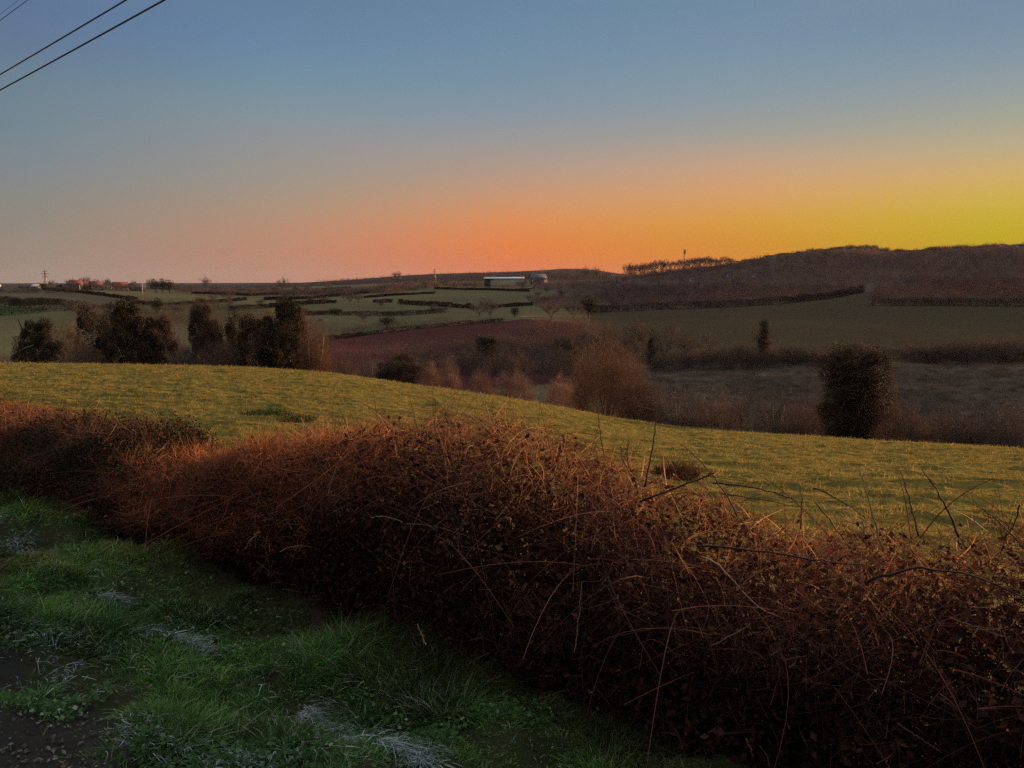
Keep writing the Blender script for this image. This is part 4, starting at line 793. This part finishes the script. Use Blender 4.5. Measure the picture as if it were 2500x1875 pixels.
mass('thicket', [(-60,712),(60,710),(110,708),(190,712),(190,717),(60,716),(-60,716)], 60, 4, 6, [(.05,.045,.05),(.09,.07,.06)], 'dark garden bushes along the village at far left', 'thicket', 60)
mass('thicket', [(0,880),(150,876),(350,880),(600,880),(800,890),(880,900),(800,912),(500,900),(0,896)], 260, 2.0, 3, [(.13,.09,.065),(.09,.07,.05)], 'low brown undergrowth at the feet of the ivy trees', 'undergrowth', 80, dmin=97)
mass('wood', [(1515,673),(1560,668),(1640,661),(1720,656),(1810,647),(1870,636),(1870,650),(1700,668),(1515,682)], 420, 8, 7, WD, 'leafless undergrowth beneath the skyline trees', 'undergrowth', 60)
mass('copse', [(1560,895),(1800,876),(2000,884),(2050,872),(2060,900),(1800,905),(1600,912)], 330, 4.2, 4, [(.045,.036,.032),(.06,.045,.04)], 'blackish belt of scrub along the bottom of the hillside field', 'copse', 110)
mass('copse', [(2160,872),(2250,868),(2400,862),(2700,860),(2700,892),(2300,892),(2200,890)], 420, 5.5, 5, [(.06,.04,.038),(.075,.05,.046)], 'dark copse in the valley at the right edge', 'copse', 110)
mass('thicket', [(1480,965),(1600,975),(1800,985),(2050,1000),(2500,1015),(2600,1080),(2000,1065),(1700,1040),(1480,1010)], 330, 3.2, 5, [(.13,.095,.09),(.10,.08,.08),(.15,.11,.10)], 'purplish brown brush between the pasture edge and the pale rough meadow', 'thicket', 90)
mass('rough_grass', [(1480,910),(1800,905),(2100,900),(2600,895),(2600,1060),(2000,1050),(1480,1010)], 1500, .7, 2.6, [(.20,.155,.11),(.15,.11,.08),(.11,.075,.055),(.26,.23,.19),(.08,.07,.05)], 'tussocky dead grass on the rough meadow in the valley', 'grass', 45, up=.9)
mass('scrub', [(1600,930),(1900,930),(2450,960),(2450,1040),(2000,1030),(1650,1010)], 160, 1.2, 3.0, [(.12,.095,.09),(.08,.075,.06)], 'scattered low scrub on the pale rough meadow', 'scrub', 70)
mass('wood', [(760,693),(900,685),(1000,678),(1150,672),(1300,668),(1400,663),(1440,664),(1500,674),(1480,684),(1300,690),(1000,690),(800,698)], 900, 14, 16, [(.06,.045,.045),(.07,.05,.05)], 'distant dark woods lining the skyline below the orange glow', 'wood', 40, kx=1.5)

# ------------------------------------------------------------------ field hedges
def hedgerow(pts, h, w, pal, label, dens=26, nm='hedgerow', cat='hedge', leafy=True):
    q = []; 
    for a, b in zip(pts[:-1], pts[1:]):
        m = max(2, int(abs(b[0]-a[0])/6)); t = np.linspace(0, 1, m, endpoint=False)
        q += [(a[0]+(b[0]-a[0])*s, a[1]+(b[1]-a[1])*s) for s in t]
    q.append(pts[-1]); q = np.array(q); P = hit(q[:, 0], q[:, 1], 90); P = P[~np.isnan(P[:, 0])]; Ls = np.linalg.norm(np.diff(P, axis=0), axis=1)
    keepi = Ls < 60; n = int(min(Ls[keepi].sum()*dens*2.3, 30000)); pr_ = np.where(keepi, Ls, 0); i = rs.choice(len(Ls), n, p=pr_/pr_.sum()); t = rs.rand(n, 1)
    C = P[i]*(1-t)+P[i+1]*t; o3 = np.stack([rs.uniform(-w/2, w/2, n), rs.uniform(-w/2, w/2, n), rs.rand(n)**.8*h*(.6+.8*fbm(C[:, 0]/5, C[:, 1]/5, 3))], 1); dist = C[:, 1]; sz = np.clip(dist/803*.95, .2, 1.2)
    C = C+o3; C[:, 2] = np.maximum(C[:, 2], ground(C[:, 0], C[:, 1])); base = P[len(P)//2]; mb = MB(); v, f, kk = leaves(C-base, sz*rs.uniform(.7, 1.4, n), .2, .7); mb.add(v, f, cols(n, kk, pal, .3))
    o = mb.build(nm, M_far); o.location = base; return tag(o, label, cat, 'hedges between the far fields')
HK = [(.024,.019,.017),(.034,.025,.021),(.02,.019,.014)]; HGn = [(.012,.019,.009),(.018,.023,.011)]
hedgerow([(560,760),(600,756),(673,751),(745,744),(820,740)], 2.6, 2, HK, 'dark clipped hedge running left from the brown tree in the middle fields')
hedgerow([(912,739),(958,739)], 2.6, 2, HK, 'short dark hedge piece just left of the field gateway')
hedgerow([(972,743),(1040,747),(1100,751),(1150,754)], 3.0, 2, HK, 'long dark clipped hedge right of the gateway between the upper and middle field')
hedgerow([(1205,752),(1250,749),(1300,746)], 2.2, 2, HK, 'thin dark hedge continuing right beyond the stout trunked tree')
hedgerow([(645,733),(740,731),(822,724),(900,716)], 2.2, 2, HK, 'thin dark hedge above the clipped middle hedge')
hedgerow([(770,711),(855,704)], 2.6, 3, HK, 'short dark hedge at the foot of the far blue hill')
hedgerow([(1062,706),(1130,708),(1200,709),(1290,712)], 2.4, 4, HK+[(.06,.045,.035)], 'ragged hedge along the top of the upper field below the long hall')
hedgerow([(105,708),(200,716),(335,734)], 2.2, 1.5, HK, 'thin dark hedge sloping down right below the red houses')
hedgerow([(0,741),(60,748),(100,742),(150,746)], 4.0, 5, HGn, 'dark evergreen hedge at far left, the upper of two')
hedgerow([(-120,776),(0,771),(60,767),(130,758),(190,760)], 6.0, 6, HGn, 'thick dark evergreen hedge at far left, the lower of two')
hedgerow([(470,717),(560,720),(600,722)], 2.2, 2, HK, 'thin dark hedge on the ridge right of the village')
hedgerow([(450,745),(545,738),(600,733)], 2.0, 2, HK, 'faint hedge climbing right behind the ivy trees')
hedgerow([(600,723),(690,719),(770,712)], 2.2, 2, HK, 'dark hedge running along the ridge under the flat topped skyline tree')
hedgerow([(330,742),(400,748),(460,745)], 2.2, 2, HK, 'dark hedge between the domed grey tree and the sloping village hedge')
hedgerow([(890,728),(960,722),(1060,717)], 1.8, 2, HK, 'thin dark hedge crossing the slope below the reddish trees')
hedgerow([(700,772),(800,768),(900,772),(1000,770),(1090,762)], 2.4, 4, [(.07,.05,.045),(.05,.045,.03)], 'brownish broken hedge across the field above the pale track')
hedgerow([(240,757),(262,757)], 2.2, 2, HK, 'very short dark hedge piece in the field left of the ivy trees')
hedgerow([(1440,764),(1600,757),(1750,752),(1900,743),(2020,730),(2105,714)], 4.0, 4, [(.04,.026,.026),(.05,.034,.032)], 'dark purple hedge edging the top of the hillside field', 34)
hedgerow([(2125,746),(2300,747),(2500,749),(2650,750)], 4.0, 4, [(.036,.024,.024),(.045,.03,.028)], 'dark hedge under the brown copse at the right end of the hillside field', 34)
hedgerow([(800,832),(900,818),(935,814),(1010,805),(1150,792),(1230,786)], 1.6, 1.5, [(.07,.03,.028),(.05,.028,.026)], 'low reddish bank below the pale track on the bracken slope')
# pale track between the bracken slope and the fields above
q = np.array([(880,820),(940,812),(1010,803),(1100,793),(1200,784),(1290,776),(1310,774)], float); t = np.linspace(0, 1, 60); qx = np.interp(t, np.linspace(0, 1, len(q)), q[:, 0]); qy = np.interp(t, np.linspace(0, 1, len(q)), q[:, 1])
Pc = hit(qx, qy-2, 200); Pc = Pc[~np.isnan(Pc[:, 0])]; dT = nrm(np.gradient(Pc, axis=0)); sd = np.stack([-dT[:, 1], dT[:, 0], 0*dT[:, 0]], 1); rows = []
for w in np.linspace(-4, 4, 7):
    P = Pc+sd*w; P[:, 2] = ground(P[:, 0], P[:, 1])+.12; rows.append(P)
rows = np.array(rows); nw, nl = rows.shape[:2]; F2 = [(a*nl+b, a*nl+b+1, (a+1)*nl+b+1, (a+1)*nl+b) for a in range(nw-1) for b in range(nl-1)]
mb = MB(); mb.add(rows.reshape(-1, 3), F2); tag(mb.build('path', ground_mat('pale_track', (.22,.19,.12), (.26,.22,.14), (.2,.17,.11), .2, .5, .2, 2)), kind='structure')

# ------------------------------------------------------------------ buildings
M_tile = plain_mat('red_roof_tiles', (.22,.065,.045), .8, var=.3, scale=1.5); M_slate = plain_mat('slate', (.06,.055,.06), .6, var=.2); M_wall = plain_mat('warm_render', (.42,.24,.16), .9, var=.2, scale=.6)
M_brick = plain_mat('brick', (.22,.095,.06), .9, var=.25, scale=1.2); M_glass = plain_mat('window_glass', (.05,.06,.08), .15); M_white = plain_mat('white_paint', (.75,.72,.68), .5, var=.05); M_wood = plain_mat('weathered_wood', (.12,.09,.07), .9)
M_steel = plain_mat('galvanised_steel', (.22,.21,.2), .5, .6); M_grey = plain_mat('grey_render', (.24,.21,.18), .9)
def house(px, top_py, wpx, dist, label, wall, roof, depth=8., rot=0., roofk=.5, gable=False, chim=True, nwin=3, nm='house', door=True, base=None, wallh=None):
    p = at(float(px), float(dist)); Wd = wpx/FP*dist; tz = unproj(px, top_py, dist)[2]; Ht = max(tz-p[2], 3.5); hw = Ht*(1-roofk) if wallh is None else wallh; hr = Ht-hw
    o = empty(nm, p, math.atan2(-p[0], p[1])*1+rot, label=label, cat='house' if nm == 'house' else nm.replace('_', ' '))
    if gable: w2, d2 = Wd/2, depth/2
    else: w2, d2 = Wd/2, depth/2
    m = MB(); box(m, (-w2, -d2, -1.5), (w2, d2, hw))
    if gable: m.add([(-w2,-d2,hw),(w2,-d2,hw),(0,-d2,Ht-.15),(-w2,d2,hw),(w2,d2,hw),(0,d2,Ht-.15)], [(0,1,2),(4,3,5)])
    else: m.add([(-w2,-d2,hw),(-w2,d2,hw),(-w2,0,Ht-.15),(w2,-d2,hw),(w2,d2,hw),(w2,0,Ht-.15)], [(1,0,2),(3,4,5)])
    m.build('wall', wall, o); m = MB(); e = .45; th = .22
    if gable: A = [(-w2-e, hw-e*.6), (0, Ht), (w2+e, hw-e*.6)]; pts = lambda a, b, s: (a, s*(d2+e), b)
    else: A = [(-d2-e, hw-e*.6), (0, Ht), (d2+e, hw-e*.6)]; pts = lambda a, b, s: (s*(w2+e), a, b)
    for (a0, b0), (a1, b1) in ((A[0], A[1]), (A[1], A[2])):
        v = [pts(a0, b0, -1), pts(a1, b1, -1), pts(a1, b1, 1), pts(a0, b0, 1)]; v += [(x, y, z+th) for x, y, z in v]
        m.add(v, [(0,3,2,1),(4,5,6,7),(0,1,5,4),(1,2,6,5),(2,3,7,6),(3,0,4,7)])
    rf = m.build('roof', roof, o)
    if chim: m = MB(); box(m, (w2*.5, -.4, Ht-1.2), (w2*.5+.8, .5, Ht+1.1)); box(m, (w2*.5-.08, -.48, Ht+1.1), (w2*.5+.88, .58, Ht+1.25)); m.build('chimney', wall, rf)
    for j in range(nwin):
        x = -w2+(j+.75)*(2*w2)/(nwin+.5); m = MB(); box(m, (x-.65, -d2-.06, hw*.42), (x+.65, -d2+.02, hw*.82)); fm = m.build('window', M_white, o); m = MB(); box(m, (x-.55, -d2-.1, hw*.45), (x+.55, -d2-.065, hw*.79)); m.build('pane', M_glass, fm)
    if door: m = MB(); x = w2*.8; box(m, (x-.5, -d2-.08, 0), (x+.5, -d2+.02, min(2.1, hw*.85))); m.build('door', M_wood, o)
    return o
house(193, 684, 26, 700, 'largest red tiled house with a tall brick gable, standing foremost on the ridge', M_brick, M_tile, 10, R(-12), .45, nwin=3)
house(216, 691, 14, 712, 'lower red house wing with a broad brick wall beside the largest house', M_brick, M_tile, 8, R(20), .4, nwin=1, chim=False)
house(240, 687, 25, 716, 'small red roofed house with a bright sunlit end wall', M_wall, M_tile, 9, R(25), .5, nwin=2)
house(270, 684, 24, 735, 'grey gabled house with a dark steep roof facing the valley', M_grey, M_slate, 10, 0, .55, gable=True, nwin=2, chim=False)
house(300, 689, 32, 722, 'long low barn with a red tiled roof and pale pink wall', M_wall, M_tile, 9, R(6), .55, nwin=3, chim=False, nm='barn')
house(341, 693, 36, 760, 'long dark roofed shed right of the red barn', M_wood, M_slate, 9, 0, .5, nwin=0, chim=False, nm='shed', door=True)
house(72, 695, 30, 745, 'dark roofed farmhouse at the left end of the village', M_grey, M_slate, 9, R(-8), .6, nwin=2)
house(172, 693, 26, 735, 'dark blue roofed shed left of the largest red house', M_wood, M_slate, 10, R(10), .6, nwin=0, chim=False, nm='shed')
house(95, 702, 14, 730, 'tiny white roofed outbuilding right of the dark farmhouse', M_grey, M_white, 6, R(-25), .5, nwin=1, chim=False, nm='outbuilding', door=False)
house(-6, 706, 26, 700, 'low white roofed building cut by the left edge', M_grey, M_white, 8, 0, .4, nwin=1, chim=False, nm='outbuilding', door=False)
house(2432, 603, 10, 985, 'small white house high on the right hand hill', M_white, M_slate, 6, R(30), .35, nwin=1, chim=False)
house(2470, 602, 7, 985, 'tinier pale house right of the white one on the right hand hill', M_white, M_slate, 5, R(10), .35, nwin=1, chim=False)
for px, py, lb in [(1776,676,'white cottage speck in the wood, leftmost below the skyline trees'),(1790,679,'white cottage speck in the wood, second below the skyline trees'),(1838,675,'white cottage speck right of the others in the wood'),(1686,685,'white cottage speck low in the scrub under the telecom mast')]:
    p = hit(px, py+2, 300)[0]; house(px, py-4, 9, p[1], lb, M_white, M_slate, 6, R(15), .4, nwin=1, chim=False)
# the long hall
p = at(1248., 1010.); p[2] = unproj(1248, 694, 1010.)[2]; f_ = 1010/FP
hall = empty('industrial_hall', p, R(-3), label='long pale industrial hall with ribbed wall and a gleaming roof edge below the skyline', cat='industrial hall')
m = MB(); x0, x1 = -50*f_, 52*f_; Hh = 18*f_*.5+3
top1 = 14*f_; m = MB(); box(m, (x0, 0, -3), (x1, 30, 12*f_)); wl = m.build('wall', plain_mat('cream_cladding', (.86,.72,.5), .6, var=.08, scale=.3), hall)
m = MB()
for j in range(40):
    x = x0+1.2+j*(x1-x0-2.4)/39; box(m, (x-.16, -.2, 1.2), (x+.16, -.003, 12*f_-1.2))
m.build('wall_rib', plain_mat('brown_ribs', (.4,.3,.2), .8), wl)
m = MB(); box(m, (x0-3, -1.5, 12*f_), (x1+2, 31, 14*f_)); m.build('roof', M_slate, hall)
m = MB(); xa, xb = x0-16*f_, x1-22*f_; za, zb = 14*f_+.02, 17.5*f_
m.add([(xa,-1,za),(xb,-1,za),(xb,2.2,zb),(xa,2.2,zb),(xa,25,zb),(xb,25,zb),(xb,27,za),(xa,27,za)], [(0,1,2,3),(3,2,5,4),(4,5,6,7),(0,3,4,7),(1,6,5,2)]); m.build('roof_gleam', plain_mat('gleam_white_metal', (.92,.90,.86), .35, 0, .02), hall)  # roof strip tilted and coloured near white to stand for reflected sky glow
m = MB(); box(m, (x0-18*f_*.9, 3.5, -3), (x0-.5, 24, 13.9*f_)); m.build('annex', M_wood, hall)
p = at(1312., 1300.); house(1312, 669, 40, 1300, 'bluish grey farm building right of and behind the long hall', M_slate, plain_mat('blue_sheet_roof', (.10,.115,.14), .8), 18, R(20), .4, nwin=0, chim=False, nm='farm_building', door=False)

# ------------------------------------------------------------------ masts and poles
def lattice(o, H, wb, wt, r, n=8):
    m = MB()
    for sx, sy in ((-1,-1),(1,-1),(1,1),(-1,1)): tube(m, [(sx*wb/2, sy*wb/2, 0), (sx*wt/2, sy*wt/2, H)], r, 4)
    m.build('leg_frame', M_steel, o); m = MB()
    for k in range(n):
        a, b = k/n, (k+1)/n; wa, wb_ = wb+(wt-wb)*a, wb+(wt-wb)*b
        for (x, y), (x2, y2) in (((-1,-1),(1,-1)),((1,-1),(1,1)),((1,1),(-1,1)),((-1,1),(-1,-1))): tube(m, [(x*wa/2, y*wa/2, a*H), (x2*wb_/2, y2*wb_/2, b*H)], r*.6, 3); tube(m, [(x2*wa/2, y2*wa/2, a*H), (x*wb_/2, y*wb_/2, b*H)], r*.6, 3)
    m.build('bracing', M_steel, o)
def pylon(px, top, d, label, ww=2.6, arms=((.97,2.2),(.82,3.4),(.66,2.6))):
    p = at(float(px), float(d)); H = unproj(px, top, d)[2]-p[2]; o = empty('electricity_pylon', p, .3, label=label, cat='pylon', group='pylons on the skyline'); lattice(o, H, ww, .5, .16, 9)
    for f, w in arms: m = MB(); tube(m, [(-w, 0, f*H), (w, 0, f*H)], .14, 4); tube(m, [(-w, 0, f*H), (0, 0, f*H+.9), (w, 0, f*H)], .08, 4); m.build('cross_arm', M_steel, o)
pylon(119, 661, 760, 'electricity pylon standing up over the village roofs at left')
pylon(1063, 656, 1500, 'small electricity pylon on the wooded skyline left of the long hall', 4, ((.95,3),(.8,4.5),(.66,3.5)))
p = at(1667., 1300.); H = unproj(1667, 609, 1300)[2]-p[2]; o = empty('telecom_mast', p, 0, label='telecom mast with a dark antenna head above the skyline trees', cat='mast'); lattice(o, H*.98, 2.2, 1.3, .2, 10)
for k in range(3): a = k*2.1+.4; m = MB(); box(m, (-.55, -.3, -3), (.55, .3, 3)); q = m.build('antenna_panel', M_slate, o); q.location = (math.cos(a)*1.5, math.sin(a)*1.5, H-3.2); q.rotation_euler = (0, 0, a+1.57)
m = MB(); tube(m, [(0, 0, H-6.6), (0, 0, H-6.2)], 2.3, 10); m.build('platform', M_slate, o)
for px, by, top, lb in [(201,714,696,'pale pole in front of the brick wall of the largest house'),(353,709,690,'pale pole in the field between the red barn and the black conifers'),(284,729,718,'stub pole in the sloping hedge below the red barn')]:
    p = at(float(px), 668. if px != 284 else 620.); H = max(unproj(px, top, p[1])[2]-p[2], 4); m = MB(); tube(m, [(0, 0, -.3), (0, 0, H*.5), (0, 0, H)], [.3, .27, .22], 8); o = m.build('utility_pole', M_white if px != 284 else M_wood); o.location = p; tag(o, lb, 'pole', 'poles by the village')
# overhead cables: all run parallel to the verge
M_cable = plain_mat('black_cable', (.012,.012,.018), .5, var=.1)
vd = nrm(np.array([-850-1250., FP, 0])); 
for (px, py), h, r, lb in [((0,182),7.6,.017,'thick black overhead cable, upper of the close pair across the top left sky'),((0,220),7.0,.018,'thick black overhead cable, lowest of all across the top left sky'),((0,50),7.6,.0085,'thin black overhead cable in the very top left corner, the heavier of two'),((0,35),7.9,.004,'finest hairline overhead cable in the very top left corner')]:
    if py < 100: h = 9.0+(.3 if py < 40 else 0)
    rr_ = ray(px, py); P0 = CAM+rr_*((h-CAM[2])/rr_[2]); t = np.linspace(-30, 34, 33); P = P0[None]+vd[None]*t[:, None]; P[:, 2] += .0009*(t**2)*np.where(t > 0, .3, .2)
    m = MB(); tube(m, P-P0, r, 6); o = m.build('power_cable', M_cable, smooth=True); o.location = P0; tag(o, lb, 'cable', 'overhead cables in the sky')
print('polys', sum(len(o.data.polygons) for o in scene.objects if o.type == 'MESH'), 'objs', len(scene.objects))

hb = MB(); box(hb, (-9300, -9300, -60), (9300, 9300, 130)); hz = bpy.data.materials.new('haze_air'); hz.use_nodes = True; t = hz.node_tree; t.nodes.clear()
pv = t.nodes.new('ShaderNodeVolumePrincipled'); pv.inputs['Color'].default_value = (.62,.66,.9,1); pv.inputs['Density'].default_value = 2.2e-5; pv.inputs['Anisotropy'].default_value = .2
mo = t.nodes.new('ShaderNodeOutputMaterial'); t.links.new(pv.outputs[0], mo.inputs['Volume']); tag(hb.build('haze', hz), kind='stuff')
